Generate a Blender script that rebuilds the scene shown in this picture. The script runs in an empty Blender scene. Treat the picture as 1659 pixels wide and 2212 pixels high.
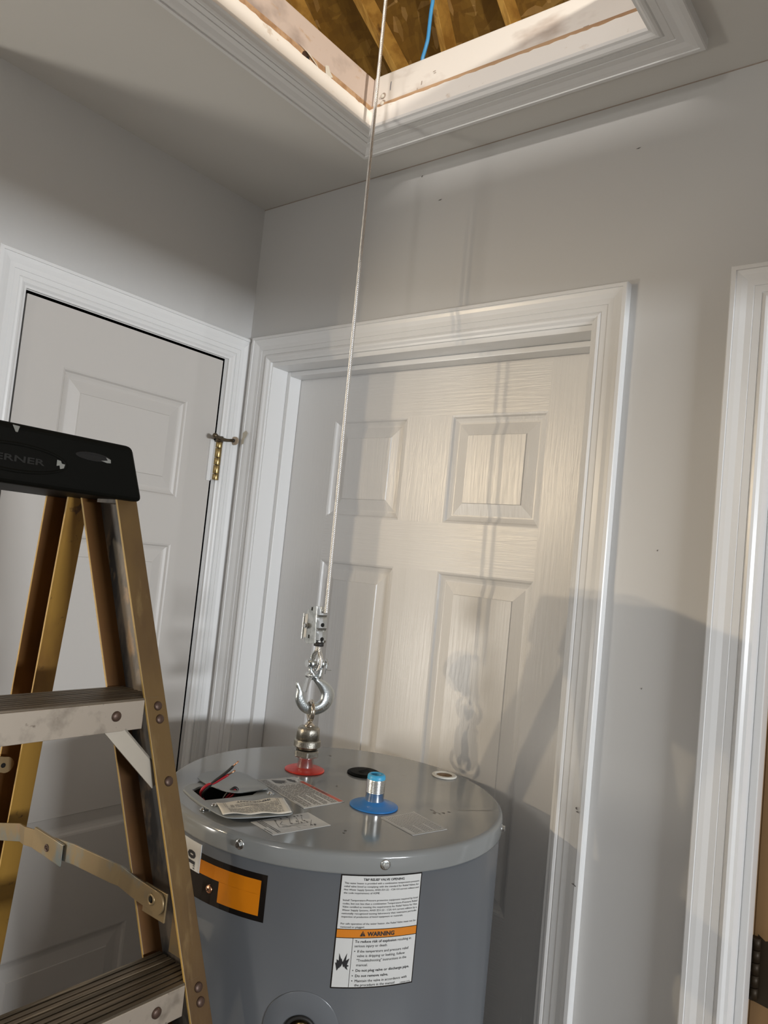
import bpy, bmesh, math, random
from mathutils import Vector, Matrix
random.seed(7)
S = bpy.context.scene
COL = S.collection
# ------------------------------------------------------------------ camera
def set_camera():
    yaw, pitch, roll = 0.66703, 0.06482, 0.10003
    f = Vector((-math.sin(yaw)*math.cos(pitch), math.cos(yaw)*math.cos(pitch), math.sin(pitch)))
    r = Vector((math.cos(yaw), math.sin(yaw), 0)); u = r.cross(f)
    r2 = math.cos(roll)*r + math.sin(roll)*u
    u2 = -math.sin(roll)*r + math.cos(roll)*u
    cd = bpy.data.cameras.new('camera'); co = bpy.data.objects.new('camera', cd); COL.objects.link(co)
    m = Matrix(((r2.x, u2.x, -f.x, 1.36925), (r2.y, u2.y, -f.y, -1.16687), (r2.z, u2.z, -f.z, 1.63246), (0, 0, 0, 1)))
    co.matrix_world = m
    cd.sensor_fit = 'VERTICAL'; cd.sensor_height = 36.0; cd.lens = 36.0*1640.43/2212
    cd.clip_start = 0.02
    S.camera = co
set_camera()
# ------------------------------------------------------------------ light
S.view_settings.view_transform = 'Standard'; S.view_settings.look = 'None'
S.view_settings.exposure = 0.0; S.view_settings.gamma = 1.0; S.view_settings.use_curve_mapping = False
W = bpy.data.worlds.new('world'); S.world = W; W.use_nodes = True
W.node_tree.nodes['Background'].inputs[0].default_value = (1.0, 0.98, 0.94, 1)
W.node_tree.nodes['Background'].inputs[1].default_value = 0.36
def point(name, loc, watts, col, rad):
    l = bpy.data.lights.new(name, 'POINT'); l.energy = watts; l.color = col; l.shadow_soft_size = rad
    o = bpy.data.objects.new(name, l); COL.objects.link(o); o.location = loc; return o
def area(name, loc, target, watts, col, sx, sy):
    l = bpy.data.lights.new(name, 'AREA'); l.energy = watts; l.color = col; l.shape = 'RECTANGLE'; l.size = sx; l.size_y = sy
    o = bpy.data.objects.new(name, l); COL.objects.link(o); o.location = loc
    o.rotation_euler = (Vector(target)-Vector(loc)).to_track_quat('-Z', 'Y').to_euler(); return o
WARM = (1.0, 0.84, 0.64)
def spot(name, loc, target, watts, col, rad, deg, blend):
    l = bpy.data.lights.new(name, 'SPOT'); l.energy = watts; l.color = col; l.shadow_soft_size = rad
    l.spot_size = math.radians(deg); l.spot_blend = blend
    o = bpy.data.objects.new(name, l); COL.objects.link(o); o.location = loc
    o.rotation_euler = (Vector(target)-Vector(loc)).to_track_quat('-Z', 'Y').to_euler(); return o
spot('track_lamp', (-0.653, -2.38, 2.09), (0.68, 0.085, 1.42), 42, (1.0, 0.80, 0.54), 0.010, 40, 0.9)
spot('track_lamp', (-0.809, -2.38, 2.13), (0.68, 0.085, 1.42), 42, (1.0, 0.80, 0.54), 0.010, 40, 0.9)
point('table_lamp', (-0.70, -1.95, 1.15), 42, (1.0, 0.94, 0.84), 0.16)
point('hall_fill', (0.95, -3.3, 2.22), 26, (1.0, 0.96, 0.90), 0.15)  # unseen fill light added behind the camera to lift the walls
area('room_window', (6.0, -1.3, 1.64), (0.0, -0.4, 1.7), 190, (0.92, 0.96, 1.0), 1.2, 0.28)
point('attic_bulb', (2.3, -1.05, 2.775), 130, (1.0, 0.92, 0.80), 0.04)
area('attic_fill', (0.75, -4.0, 2.78), (0.7, 0, 2.48), 50, (1.0, 0.95, 0.90), 1.0, 0.12)  # added fill that brightens the hatch header, no real opening
point('far_room_lamp', (2.2, 1.3, 1.9), 9, (1.0, 0.62, 0.30), 0.08)

# ------------------------------------------------------------------ helpers
class MB:
    """collects geometry of one mesh"""
    def __init__(s): s.v = []; s.f = []; s.m = []; s.sm = []
    def add(s, vs, fs, mi=0, smooth=False):
        o = len(s.v); s.v += [tuple(p) for p in vs]
        for f in fs: s.f.append([o+i for i in f]); s.m.append(mi); s.sm.append(smooth)
        return s
    def box(s, a, b, mi=0):
        x0, y0, z0 = [min(a[i], b[i]) for i in range(3)]; x1, y1, z1 = [max(a[i], b[i]) for i in range(3)]
        return s.add([(x0,y0,z0),(x1,y0,z0),(x1,y1,z0),(x0,y1,z0),(x0,y0,z1),(x1,y0,z1),(x1,y1,z1),(x0,y1,z1)],
            [(3,2,1,0),(4,5,6,7),(0,1,5,4),(1,2,6,5),(2,3,7,6),(3,0,4,7)], mi)
    def loft(s, rings, mi=0, closed=True, caps=True, smooth=False):
        n = len(rings[0]); vs = [p for r in rings for p in r]; fs = []
        for k in range(len(rings)-1):
            for i in range(n if closed else n-1):
                j = (i+1) % n
                fs.append((k*n+i, k*n+j, (k+1)*n+j, (k+1)*n+i))
        s.add(vs, fs, mi, smooth)
        if caps and closed:
            s.add(rings[0], [tuple(range(n-1, -1, -1))], mi); s.add(rings[-1], [tuple(range(n))], mi)
        return s
    def prism(s, poly, h, mi=0):
        """poly: 3D points, h: offset vector"""
        h = Vector(h); return s.loft([[Vector(p) for p in poly], [Vector(p)+h for p in poly]], mi)
    def lathe(s, prof, c=(0,0,0), ax=(0,0,1), n=32, mi=0, smooth=True, caps=True):
        ax = Vector(ax).normalized(); t = Vector((1,0,0)) if abs(ax.x) < .9 else Vector((0,1,0))
        a = (t-ax*t.dot(ax)).normalized(); b = ax.cross(a); c = Vector(c)
        rings = [[c+ax*h+a*(r*math.cos(2*math.pi*i/n))+b*(r*math.sin(2*math.pi*i/n)) for i in range(n)] for r, h in prof]
        return s.loft(rings, mi, True, caps, smooth)
    def cyl(s, a, b, r, n=16, mi=0, smooth=True):
        a = Vector(a); b = Vector(b); d = b-a
        return s.lathe([(r, 0), (r, d.length)], a, d, n, mi, smooth)
    def tube(s, pts, r, n=10, mi=0, caps=True):
        pts = [Vector(p) for p in pts]; rs = r if isinstance(r, (list, tuple)) else [r]*len(pts)
        rings = []; up = None
        for i, p in enumerate(pts):
            d = (pts[min(i+1, len(pts)-1)]-pts[max(i-1, 0)]).normalized()
            if up is None:
                up = Vector((0,0,1)) if abs(d.z) < .9 else Vector((1,0,0))
            up = (up-d*up.dot(d)).normalized(); w = d.cross(up)
            rings.append([p+up*(rs[i]*math.cos(2*math.pi*k/n))+w*(rs[i]*math.sin(2*math.pi*k/n)) for k in range(n)])
        return s.loft(rings, mi, True, caps, True)
    def ball(s, c, r, n=12, sq=(1,1,1), mi=0):
        c = Vector(c); m = n//2; rings = []
        for k in range(m+1):
            t = math.pi*(k+.001)/(m+.002)
            rings.append([c+Vector((sq[0]*r*math.sin(t)*math.cos(2*math.pi*i/n), sq[1]*r*math.sin(t)*math.sin(2*math.pi*i/n), -sq[2]*r*math.cos(t))) for i in range(n)])
        return s.loft(rings, mi, True, True, True)
    def mesh(s, name):
        me = bpy.data.meshes.new(name); me.from_pydata(s.v, [], s.f)
        me.polygons.foreach_set('material_index', s.m); me.polygons.foreach_set('use_smooth', s.sm)
        bm = bmesh.new(); bm.from_mesh(me); bmesh.ops.remove_doubles(bm, verts=bm.verts, dist=1e-6)
        bmesh.ops.recalc_face_normals(bm, faces=bm.faces); bm.to_mesh(me); bm.free(); me.update(); return me
def smooth_path(pts, k=4):
    """Catmull-Rom through the points"""
    P = [Vector(p) for p in pts]; out = []
    for i in range(len(P)-1):
        a, b, c, d = P[max(i-1,0)], P[i], P[i+1], P[min(i+2, len(P)-1)]
        for j in range(k):
            t = j/k
            out.append(.5*((2*b)+(c-a)*t+(2*a-5*b+4*c-d)*t*t+(3*b-a-3*c+d)*t**3))
    return out+[P[-1]]
FIT = None
def obj(name, mb, mats, parent=None, bevel=0, seg=2):
    me = mb.mesh(name) if isinstance(mb, MB) else mb
    if FIT: me.transform(FIT)
    for m in (mats if isinstance(mats, (list, tuple)) else [mats]): me.materials.append(m)
    o = bpy.data.objects.new(name, me); COL.objects.link(o)
    if parent: o.parent = parent
    if bevel:
        b = o.modifiers.new('bevel', 'BEVEL'); b.width = bevel; b.segments = seg; b.limit_method = 'ANGLE'; b.angle_limit = math.radians(40)
    return o
def tag(o, label, cat, group=None, kind=None):
    o['label'] = label; o['category'] = cat
    if group: o['group'] = group
    if kind: o['kind'] = kind
    return o
def thing(name, label, cat, loc=(0,0,0), group=None, kind=None):
    o = bpy.data.objects.new(name, None); COL.objects.link(o); o.empty_display_size = .05
    return tag(o, label, cat, group, kind)
def lab(o, label): o['label'] = label; return o
_tc = {}
def text_geo(body, bold=0.0):
    key = (body, bold)
    if key in _tc: return _tc[key]
    cu = bpy.data.curves.new('t', 'FONT'); cu.body = body; cu.size = 1.0; cu.resolution_u = 2; cu.offset = bold
    ob = bpy.data.objects.new('t', cu); COL.objects.link(ob)
    bpy.context.view_layer.update()
    me = bpy.data.meshes.new_from_object(ob.evaluated_get(bpy.context.evaluated_depsgraph_get()))
    vs = [(v.co.x, v.co.y) for v in me.vertices]; fs = [tuple(p.vertices) for p in me.polygons]
    bpy.data.objects.remove(ob); bpy.data.curves.remove(cu); bpy.data.meshes.remove(me)
    _tc[key] = (vs, fs); return vs, fs
def put_text(mb, body, fn, x, y, h, width=None, bold=0.0, center=False, mi=0):
    """baseline start (x, y), cap height h, optional forced width; fn maps (x, y) to 3D"""
    vs, fs = text_geo(body, bold)
    if not vs: return
    x0 = min(v[0] for v in vs); x1 = max(v[0] for v in vs); k = h/0.72
    kx = width/(x1-x0) if width else k*.93
    if center: x -= kx*(x1-x0)/2
    mb.add([fn(x+(v[0]-x0)*kx, y+v[1]*k) for v in vs], fs, mi)
def greek(mb, fn, x0, x1, y, h, seed, full=1.0, mi=0):
    """a row of illegibly small print: short dashes the length of words"""
    r = random.Random(seed); x = x0; e = x0+(x1-x0)*full
    while x < e-h:
        w = min(h*r.uniform(.9, 4.2), e-x)
        mb.add([fn(x, y), fn(x+w, y), fn(x+w, y+h), fn(x, y+h)], [(0,1,2,3)], mi); x += w+h*.55
# ------------------------------------------------------------------ materials
def mat(name, col, rough=.5, metal=0.0, spec=.5, var=None, bump=None, coat=0.0, sss=None):
    m = bpy.data.materials.new(name); m.use_nodes = True; nt = m.node_tree; b = nt.nodes['Principled BSDF']
    b.inputs['Base Color'].default_value = (*col, 1); b.inputs['Roughness'].default_value = rough
    b.inputs['Metallic'].default_value = metal; b.inputs['Specular IOR Level'].default_value = spec
    if coat: b.inputs['Coat Weight'].default_value = coat; b.inputs['Coat Roughness'].default_value = .12
    if var or bump:
        tc = nt.nodes.new('ShaderNodeTexCoord')
    def noise(sc, detail=4, rgh=.55, dist=0.0):
        mp = nt.nodes.new('ShaderNodeMapping'); nt.links.new(tc.outputs['Object'], mp.inputs[0]); mp.inputs['Scale'].default_value = sc
        n = nt.nodes.new('ShaderNodeTexNoise'); n.inputs['Scale'].default_value = 1.0; n.inputs['Detail'].default_value = detail
        n.inputs['Roughness'].default_value = rgh; n.inputs['Distortion'].default_value = dist
        nt.links.new(mp.outputs[0], n.inputs['Vector']); return n
    if var:   # list of (other colour, scale, lo, hi)
        prev = None
        for c2, sc, lo, hi in var:
            n = noise(sc); mr = nt.nodes.new('ShaderNodeMapRange'); mr.inputs['From Min'].default_value = lo; mr.inputs['From Max'].default_value = hi
            nt.links.new(n.outputs['Fac'], mr.inputs['Value'])
            mx = nt.nodes.new('ShaderNodeMix'); mx.data_type = 'RGBA'
            nt.links.new(mr.outputs[0], mx.inputs['Factor'])
            if prev is None: mx.inputs['A'].default_value = (*col, 1)
            else: nt.links.new(prev, mx.inputs['A'])
            mx.inputs['B'].default_value = (*c2, 1); prev = mx.outputs['Result']
        nt.links.new(prev, b.inputs['Base Color'])
    if bump:  # (scale, strength, distance)
        n = noise(bump[0], bump[3] if len(bump) > 3 else 3, .6, bump[4] if len(bump) > 4 else 0.0)
        bp = nt.nodes.new('ShaderNodeBump'); bp.inputs['Strength'].default_value = bump[1]; bp.inputs['Distance'].default_value = bump[2]
        nt.links.new(n.outputs['Fac'], bp.inputs['Height']); nt.links.new(bp.outputs[0], b.inputs['Normal'])
    return m
def lerp_scale(v): return (v, v, v)
M = {}
M['wall'] = mat('wall_paint', (.57, .565, .555), .55, bump=((90,90,30), .12, .002), spec=.35)
M['ceil'] = mat('ceiling_paint', (.68, .67, .64), .8, bump=((60,60,60), .08, .002), spec=.2)
M['trim'] = mat('trim_paint', (.75, .75, .745), .28, bump=((70,70,14), .06, .001))
M['trimh'] = mat('trim_paint_across', (.75, .75, .745), .28, bump=((14,14,80), .06, .001))
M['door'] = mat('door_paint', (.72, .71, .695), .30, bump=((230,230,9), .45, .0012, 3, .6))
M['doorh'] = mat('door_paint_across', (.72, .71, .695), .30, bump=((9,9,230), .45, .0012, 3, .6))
M['door1'] = mat('closet_door_paint_shaded', (.54, .515, .485), .42, bump=((120,120,20), .08, .001))  # white door paint darkened, the closet door's shade is in this colour
M['gap'] = mat('dark_gap', (.02, .016, .014), .9)
M['floor'] = mat('floor_boards', (.30, .23, .17), .45, var=[((.22,.16,.11), (3,40,1), .35, .65)])
M['sheath'] = mat('sheathing', (.30, .17, .05), .8)
M['rafterw'] = mat('rafter_pine', (.66, .39, .09), .7, var=[((.42,.22,.04), (70,9,9), .42, .62), ((.16,.07,.02), (14,10,10), .66, .74)], bump=((90,12,12), .3, .002))
M['bare'] = mat('bare_wood', (.52, .34, .20), .7, var=[((.36,.21,.11), (5,70,60), .4, .65)])
M['jamb_dirty'] = mat('old_painted_joist', (.60, .50, .445), .7, var=[((.36,.29,.26), (9,9,12), .50, .66), ((.50,.33,.20), (30,30,60), .60, .75)], bump=((60,60,90), .2, .002))
M['jamb_dirty2'] = mat('old_painted_header', (.80, .76, .71), .65, var=[((.45,.36,.30), (7,12,16), .56, .76)], bump=((60,60,90), .15, .002))
M['strip'] = mat('white_edge_strip', (.90, .87, .83), .5, var=[((.70,.62,.54), (40,40,60), .62, .74)])
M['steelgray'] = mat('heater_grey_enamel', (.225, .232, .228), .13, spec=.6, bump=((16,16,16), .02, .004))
M['steelbody'] = mat('heater_jacket_enamel_dimmed', (.130, .138, .150), .22, spec=.5, bump=((9,9,5), .02, .004))  # grey darkened to put the dimmer light on the heater's front into it
M['plate'] = mat('grey_cover_plate', (.25, .265, .265), .32)
M['galv'] = mat('galvanised_steel', (.62, .64, .63), .30, 1.0, var=[((.45,.47,.46), (120,120,120), .45, .62)], bump=((400,400,400), .25, .0006))
M['zinc'] = mat('bright_zinc', (.72, .74, .74), .22, 1.0, bump=((60,60,60), .05, .001))
M['zincr'] = mat('forged_zinc', (.60, .64, .65), .32, 1.0, bump=((500,500,500), .55, .0008))
M['castiron'] = mat('malleable_iron', (.42, .40, .35), .38, 1.0, var=[((.30,.28,.24), (150,150,150), .45, .65)], bump=((420,420,420), .5, .0008))
M['nickel'] = mat('nickel_steel', (.62, .56, .48), .18, 1.0)
M['chrome'] = mat('chromed_nipple', (.74, .75, .74), .26, 1.0)
M['rope'] = mat('steel_rope', (.74, .73, .71), .36, .85)
M['black'] = mat('black_plastic', (.005, .005, .004), .5, spec=.05)
M['blackrub'] = mat('black_rubber', (.015, .014, .013), .6)
M['hole'] = mat('dark_hole', (.006, .005, .004), .9)
M['red'] = mat('red_plastic', (.62, .03, .015), .35)
M['blue'] = mat('blue_plastic', (.015, .16, .46), .32)
M['bluelt'] = mat('blue_liner', (.05, .35, .60), .4)
M['whitepl'] = mat('white_plastic', (.70, .67, .60), .4)
M['rust'] = mat('rusty_bottom', (.30, .17, .06), .6, var=[((.12,.07,.03), (60,60,60), .45, .65)])
M['paper'] = mat('label_white_dimmed', (.60, .60, .585), .38)  # white darkened along with the jacket, for the dim light on the heater
M['paperm'] = mat('paper_white', (.70, .67, .60), .7)
M['ink'] = mat('label_ink', (.018, .018, .02), .4)
M['inkg'] = mat('label_grey_ink', (.10, .10, .10), .5)
M['orange'] = mat('label_orange', (.62, .20, .015), .3)
M['orangeb'] = mat('label_deep_orange', (.60, .19, .008), .14)
M['redband'] = mat('label_red', (.62, .10, .05), .35)
M['blackg'] = mat('gloss_black_print', (.010, .008, .007), .10)
M['copper'] = mat('copper_wire', (.80, .42, .24), .3, 1.0)
M['wireb'] = mat('black_wire', (.012, .012, .012), .4)
M['wirer'] = mat('red_wire', (.32, .012, .02), .4)
M['fib'] = mat('worn_fibreglass', (.118, .066, .017), .5, var=[((.075,.038,.010), (9,9,4), .42, .62), ((.16,.10,.035), (40,40,6), .60, .72)], bump=((160,160,10), .2, .001))
M['fiby'] = mat('yellow_fibreglass', (.30, .165, .028), .45, var=[((.20,.10,.02), (12,12,4), .45, .66), ((.09,.045,.012), (50,50,40), .66, .72)], bump=((160,160,10), .2, .001))
M['fibd'] = mat('brown_fibreglass_inside', (.130, .056, .012), .5, var=[((.075,.032,.008), (12,12,5), .42, .62)])
M['web'] = mat('grimy_rail_web', (.16, .135, .11), .55, var=[((.055,.055,.055), (28,28,10), .42, .55), ((.30,.21,.13), (40,40,18), .60, .70)], bump=((160,160,60), .15, .001))
M['fibedge'] = mat('bright_fibre_edge', (.46, .29, .08), .5)
M['alu'] = mat('worn_aluminium', (.46, .40, .33), .42, .55, var=[((.30,.26,.21), (26,26,26), .52, .66), ((.16,.13,.10), (55,55,55), .66, .72)], bump=((80,80,80), .1, .001))
M['alut'] = mat('grooved_tread', (.20, .16, .115), .5, .5, var=[((.10,.08,.055), (90,5,90), .40, .60), ((.36,.30,.22), (140,5,140), .60, .70)])
M['plated'] = mat('yellow_zinc_plate', (.29, .215, .115), .38, .6, var=[((.20,.22,.205), (20,14,14), .52, .64), ((.33,.20,.12), (30,20,20), .58, .74)])
M['rivet'] = mat('dark_rivet', (.09, .055, .04), .45, .5)
M['brass'] = mat('aged_brass', (.34, .25, .11), .30, 1.0, var=[((.28,.20,.09), (120,120,120), .5, .7)])
M['bronze'] = mat('dark_bronze', (.14, .11, .075), .4, .9)
M['hingedk'] = mat('painted_over_hinge', (.05, .035, .02), .5, .4)
M['brownroom'] = mat('brown_door', (.34, .20, .085), .5)
M['brownwall'] = mat('far_room_wall', (.45, .33, .2), .7)
M['bluecable'] = mat('blue_cable_jacket', (.06, .30, .62), .4)
M['amberrub'] = mat('tan_rubber', (.38, .30, .22), .6)
M['stain'] = mat('yellow_stain', (.55, .50, .40), .5)
M['greyspot'] = mat('grey_paint_spot', (.20, .20, .18), .6)
M['mark'] = mat('dark_scuff', (.13, .12, .11), .6)
M['dent_shade'] = mat('dent_and_joint_shade', (.36, .29, .24), .7)
M['pen'] = mat('pen_mark', (.16, .18, .27), .6)
M['brace'] = mat('dull_brace', (.30, .265, .215), .45, .5)
M['brown_bare'] = M['bare']
def osb_material():
    m = M['sheath']; nt = m.node_tree; b = nt.nodes['Principled BSDF']; tc = nt.nodes.new('ShaderNodeTexCoord')
    prev = None
    for k, (sc, rot) in enumerate((((16, 55, 16), .5), ((50, 15, 20), -.7))):
        mp = nt.nodes.new('ShaderNodeMapping'); mp.inputs['Scale'].default_value = sc; mp.inputs['Rotation'].default_value = (0, 0, rot)
        nt.links.new(tc.outputs['Object'], mp.inputs[0])
        v = nt.nodes.new('ShaderNodeTexVoronoi'); v.inputs['Scale'].default_value = 1.0; nt.links.new(mp.outputs[0], v.inputs['Vector'])
        r = nt.nodes.new('ShaderNodeValToRGB'); e = r.color_ramp.elements
        e[0].position = .0; e[0].color = (.15, .075, .008, 1); e[1].position = 1; e[1].color = (.30, .165, .02, 1)
        for p, c in ((.55, (.20, .105, .012)), (.9, (.26, .145, .02)), (.95, (.55, .36, .14))):
            q = e.new(p); q.color = (*c, 1)
        sep = nt.nodes.new('ShaderNodeSeparateColor'); nt.links.new(v.outputs['Color'], sep.inputs[0])
        nt.links.new(sep.outputs[k], r.inputs[0])
        if prev is None: prev = r.outputs[0]
        else:
            mx = nt.nodes.new('ShaderNodeMix'); mx.data_type = 'RGBA'; mx.inputs['Factor'].default_value = .5
            nt.links.new(prev, mx.inputs['A']); nt.links.new(r.outputs[0], mx.inputs['B']); prev = mx.outputs['Result']
    nt.links.new(prev, b.inputs['Base Color'])
osb_material()
# measured coordinates in metres
D={'hook_in': [[-0.0044, 1.4379], [-0.0001, 1.432], [0.0074, 1.4236], [0.0129, 1.4171], [0.017, 1.4101], [0.017, 1.4032], [0.0135, 1.3979], [0.0074, 1.3952], [0.0005, 1.3944], [-0.0066, 1.3959], [-0.0125, 1.4012], [-0.0167, 1.4076], [-0.0205, 1.4149], [-0.0249, 1.4227], [-0.0283, 1.4276], [-0.0303, 1.4296]], 'hook_out': [[0.0113, 1.4392], [0.0137, 1.4338], [0.0238, 1.4292], [0.0337, 1.422], [0.0414, 1.4114], [0.0414, 1.399], [0.0345, 1.3873], [0.0217, 1.3795], [0.0057, 1.3762], [-0.0092, 1.3793], [-0.0209, 1.3865], [-0.0292, 1.3983], [-0.0312, 1.4075], [-0.0303, 1.418], [-0.0325, 1.4248], [-0.0325, 1.4294]], 'latch': [[-0.0099, 1.4404], [-0.0164, 1.4139], [-0.0134, 1.4133], [-0.0053, 1.436]], 'hooktext': [[0.0013, 1.3837], [0.0093, 1.3849], [0.0162, 1.3861], [0.0217, 1.3888], [0.0266, 1.3931], [0.0305, 1.3974]], 'pin': [[-0.0175, 1.4594], [0.0242, 1.4593], [-0.0108, 1.4614], [0.0132, 1.4613]], 'spine': [[-0.0083, 1.5499], [0.0104, 1.5494], [-0.0039, 1.491], [0.0148, 1.4904], [-0.0061, 1.5319], [-0.0048, 1.5102]], 'holes': [[0.0048, 1.5433], [0.0052, 1.5205], [0.006, 1.4978]], 'plate': [[0.0034, 1.5496], [0.0156, 1.5475], [0.0259, 1.5429], [0.0312, 1.5368], [0.0344, 1.5287], [0.039, 1.5187], [0.0437, 1.5116], [0.0416, 1.5055], [0.034, 1.4984], [0.0286, 1.4919], [0.023, 1.488], [0.0165, 1.4877], [-0.0033, 1.4914]], 'platenut': [[0.0222, 1.5161]], 'collar': [[-0.0053, 1.4894], [0.0097, 1.4896], [-0.0058, 1.4857], [0.0084, 1.4859]], 'eye': [[-0.0055, 1.3997], [-0.0013, 1.3658], [-0.0114, 1.3845], [0.0044, 1.3839]], 'capz': {'top': 1.36, 'shoulder': 1.3534, 'hexb': 1.3365, 'bandt': 1.3409, 'bandb': 1.3262, 'bushT': 1.3277, 'bushB': 1.3122, 'nipB': 1.2961, 'thread': 1.3071}, 'e': [[0.2501, 0.9682, 0.0], [0.9682, -0.2501, 0.0]], 'hole': [[0.5269, -0.4624], [0.5203, -0.4428], [0.5241, -0.4294], [0.5413, -0.4031], [0.5665, -0.3763], [0.5777, -0.3821], [0.5899, -0.4074], [0.5828, -0.4389], [0.5714, -0.4757]], 'rim': [[0.5194, -0.4701], [0.5082, -0.4575], [0.5055, -0.4425], [0.5134, -0.4224], [0.5387, -0.3834], [0.5719, -0.3641], [0.5989, -0.3761], [0.6037, -0.3941], [0.5985, -0.4525], [0.6015, -0.4924], [0.5746, -0.4874], [0.5479, -0.4803]], 'plateA': [[0.4966, -0.429], [0.4842, -0.415], [0.4816, -0.3974], [0.4888, -0.3769], [0.5005, -0.3626], [0.5198, -0.3584], [0.5485, -0.3643], [0.5858, -0.3745], [0.5866, -0.3922], [0.581, -0.4191], [0.5714, -0.43], [0.5582, -0.4353], [0.5335, -0.4354], [0.5122, -0.4331]], 'plateB': [[0.5849, -0.495], [0.5864, -0.4864], [0.5966, -0.4517], [0.6036, -0.4207], [0.6084, -0.3994], [0.6246, -0.3929], [0.6583, -0.4041], [0.6825, -0.4225], [0.6776, -0.4444], [0.6677, -0.4672], [0.6567, -0.4884], [0.6462, -0.5005], [0.6326, -0.5024], [0.6132, -0.5006]], 'paper': [[0.5998, -0.4814], [0.6365, -0.3941], [0.6861, -0.428], [0.6382, -0.5021]], 'warn': [[0.5388, -0.3507], [0.5575, -0.2913], [0.6805, -0.3158], [0.6674, -0.385]], 'diag': [[0.6635, -0.4774], [0.6809, -0.391], [0.7316, -0.4022], [0.7128, -0.4862]], 'sil': [[0.7531, -0.3255], [0.7647, -0.2647], [0.834, -0.2859], [0.8184, -0.3427]], 'ports': [[0.5398, -0.2508], [0.7164, -0.2945], [0.6064, -0.1821], [0.6898, -0.0736]], 'specks': [[0.6043, -0.2131], [0.6476, -0.1309], [0.5034, -0.149], [0.6244, -0.268], [0.7549, -0.4001], [0.7588, -0.4082], [0.6255, -0.2703], [0.7744, -0.2376], [0.7856, -0.2447], [0.7936, -0.2333], [0.7962, -0.223]], 'wire_black': [[0.5391, -0.4524, 1.2801], [0.5386, -0.453, 1.2876], [0.5425, -0.4486, 1.2967], [0.5477, -0.4427, 1.3053], [0.5537, -0.4357, 1.3133], [0.5591, -0.4297, 1.3206], [0.5632, -0.425, 1.3273]], 'wire_black_tip': [[0.5632, -0.425, 1.3273], [0.5677, -0.4199, 1.3347]], 'wire_red': [[0.5409, -0.4504, 1.279], [0.537, -0.4548, 1.2863], [0.5377, -0.454, 1.2939], [0.5422, -0.4489, 1.3005], [0.5478, -0.4425, 1.3034], [0.554, -0.4354, 1.3095], [0.5599, -0.4288, 1.3156]], 'wire_red_tip': [[0.5599, -0.4288, 1.3156], [0.5657, -0.4221, 1.3218]], 'loop_black': [[0.5577, -0.4313, 1.2825], [0.5605, -0.4281, 1.2897], [0.5643, -0.4238, 1.2956], [0.567, -0.4207, 1.2983], [0.5693, -0.4181, 1.2966], [0.5695, -0.4178, 1.2928], [0.5673, -0.4204, 1.2888]], 'loop_red': [[0.5586, -0.4303, 1.282], [0.5623, -0.4261, 1.2885], [0.5657, -0.4222, 1.2938], [0.5677, -0.4199, 1.2952], [0.5679, -0.4197, 1.292], [0.5649, -0.423, 1.2868], [0.561, -0.4275, 1.2827]], 'tp': [[-0.8198, 1.264], [-0.4011, 1.2642], [-0.8162, 1.1349], [-0.3937, 1.1348]], 'lidscrews': [[-1.3436, 1.2787], [-0.6084, 1.2766]], 'orange': [[-1.5902, 1.2498], [-1.1733, 1.2508], [-1.2319, 1.1965], [-1.5949, 1.1962], [-1.6035, 1.242], [-1.2044, 1.2438], [-1.249, 1.2024], [-1.4637, 1.2024], [-1.4441, 1.2257], [-1.592, 1.2272]], 'accscrew': [[-1.5105, 1.2136]], 'white': [[-1.7216, 1.2588], [-1.598, 1.2599], [-1.5992, 1.2266], [-1.6717, 1.2246]], 'boss': [[-0.9544, 1.1294], [-1.1107, 1.092], [-0.7681, 1.1042], [-0.9412, 1.0998]], 'glyph': [[-1.7022, 1.2483], [-1.6457, 1.2494], [-1.65, 1.2445], [-1.6451, 1.2387], [-1.6891, 1.2391], [-1.6811, 1.2352], [-1.6442, 1.2325]], 'cable': [[0.5503, -0.2508, 1.5502], [0.5409, -0.2508, 2.5805], [0.5376, -0.2508, 2.9411]], 'rafter': [[[-0.5518, 0.845, 3.755], [-0.5024, 1.0294, 3.5706], [-0.6115, 0.8308, 3.7692], [-0.5391, 1.0216, 3.5784]], [[-0.2525, 0.916, 3.684], [-0.2676, 1.0308, 3.5692], [-0.2868, 0.9079, 3.6921], [-0.3052, 1.0306, 3.5694]], [[0.0039, 0.9769, 3.6231], [0.0108, 1.0321, 3.5679], [-0.0343, 0.9678, 3.6322], [-0.0228, 1.0329, 3.5671]]], 'blue': [[0.5125, -0.1, 2.5727], [0.5164, -0.1, 2.5932], [0.5205, -0.1, 2.6127], [0.521, -0.1, 2.6353], [0.5216, -0.1, 2.6671], [0.5232, -0.1, 2.6894], [0.521, -0.1, 2.727], [0.5131, -0.1, 2.8044]], 'rivets': []}
# ------------------------------------------------------------------ the room
HC = 2.436            # ceiling height
def st(o, label, cat): return tag(o, label, cat, kind='structure')
m = MB(); m.box((-3.2, -4.2, -.05), (4.2, .0, 0)); m.box((-3.2, .0, -.05), (4.2, 2.6, 0))
st(obj('floor', m, M['floor']), 'wood floor under the ladder and water heater', 'floor')
def wall_holes(name, holes, u0, u1, z1, mk, mt):
    """wall cut by door openings; holes: (u0, u1, top)"""
    m = MB(); x = u0
    for a, b, t in holes:
        m.box(*mk(x, a, 0, z1)); m.box(*mk(a, b, t, z1)); x = b
    m.box(*mk(x, u1, 0, z1)); return obj(name, m, mt)
wb = wall_holes('wall_back', [(.0755, .862, 2.0605), (1.1145, 1.93, 2.06)], -.12, 3.0, HC,
                lambda a, b, z0, z1: ((a, 0, z0), (b, .115, z1)), M['wall'])
st(wb, 'grey painted wall with the six-panel door and open doorway', 'wall')
m = MB(); rr = random.Random(3)
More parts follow.
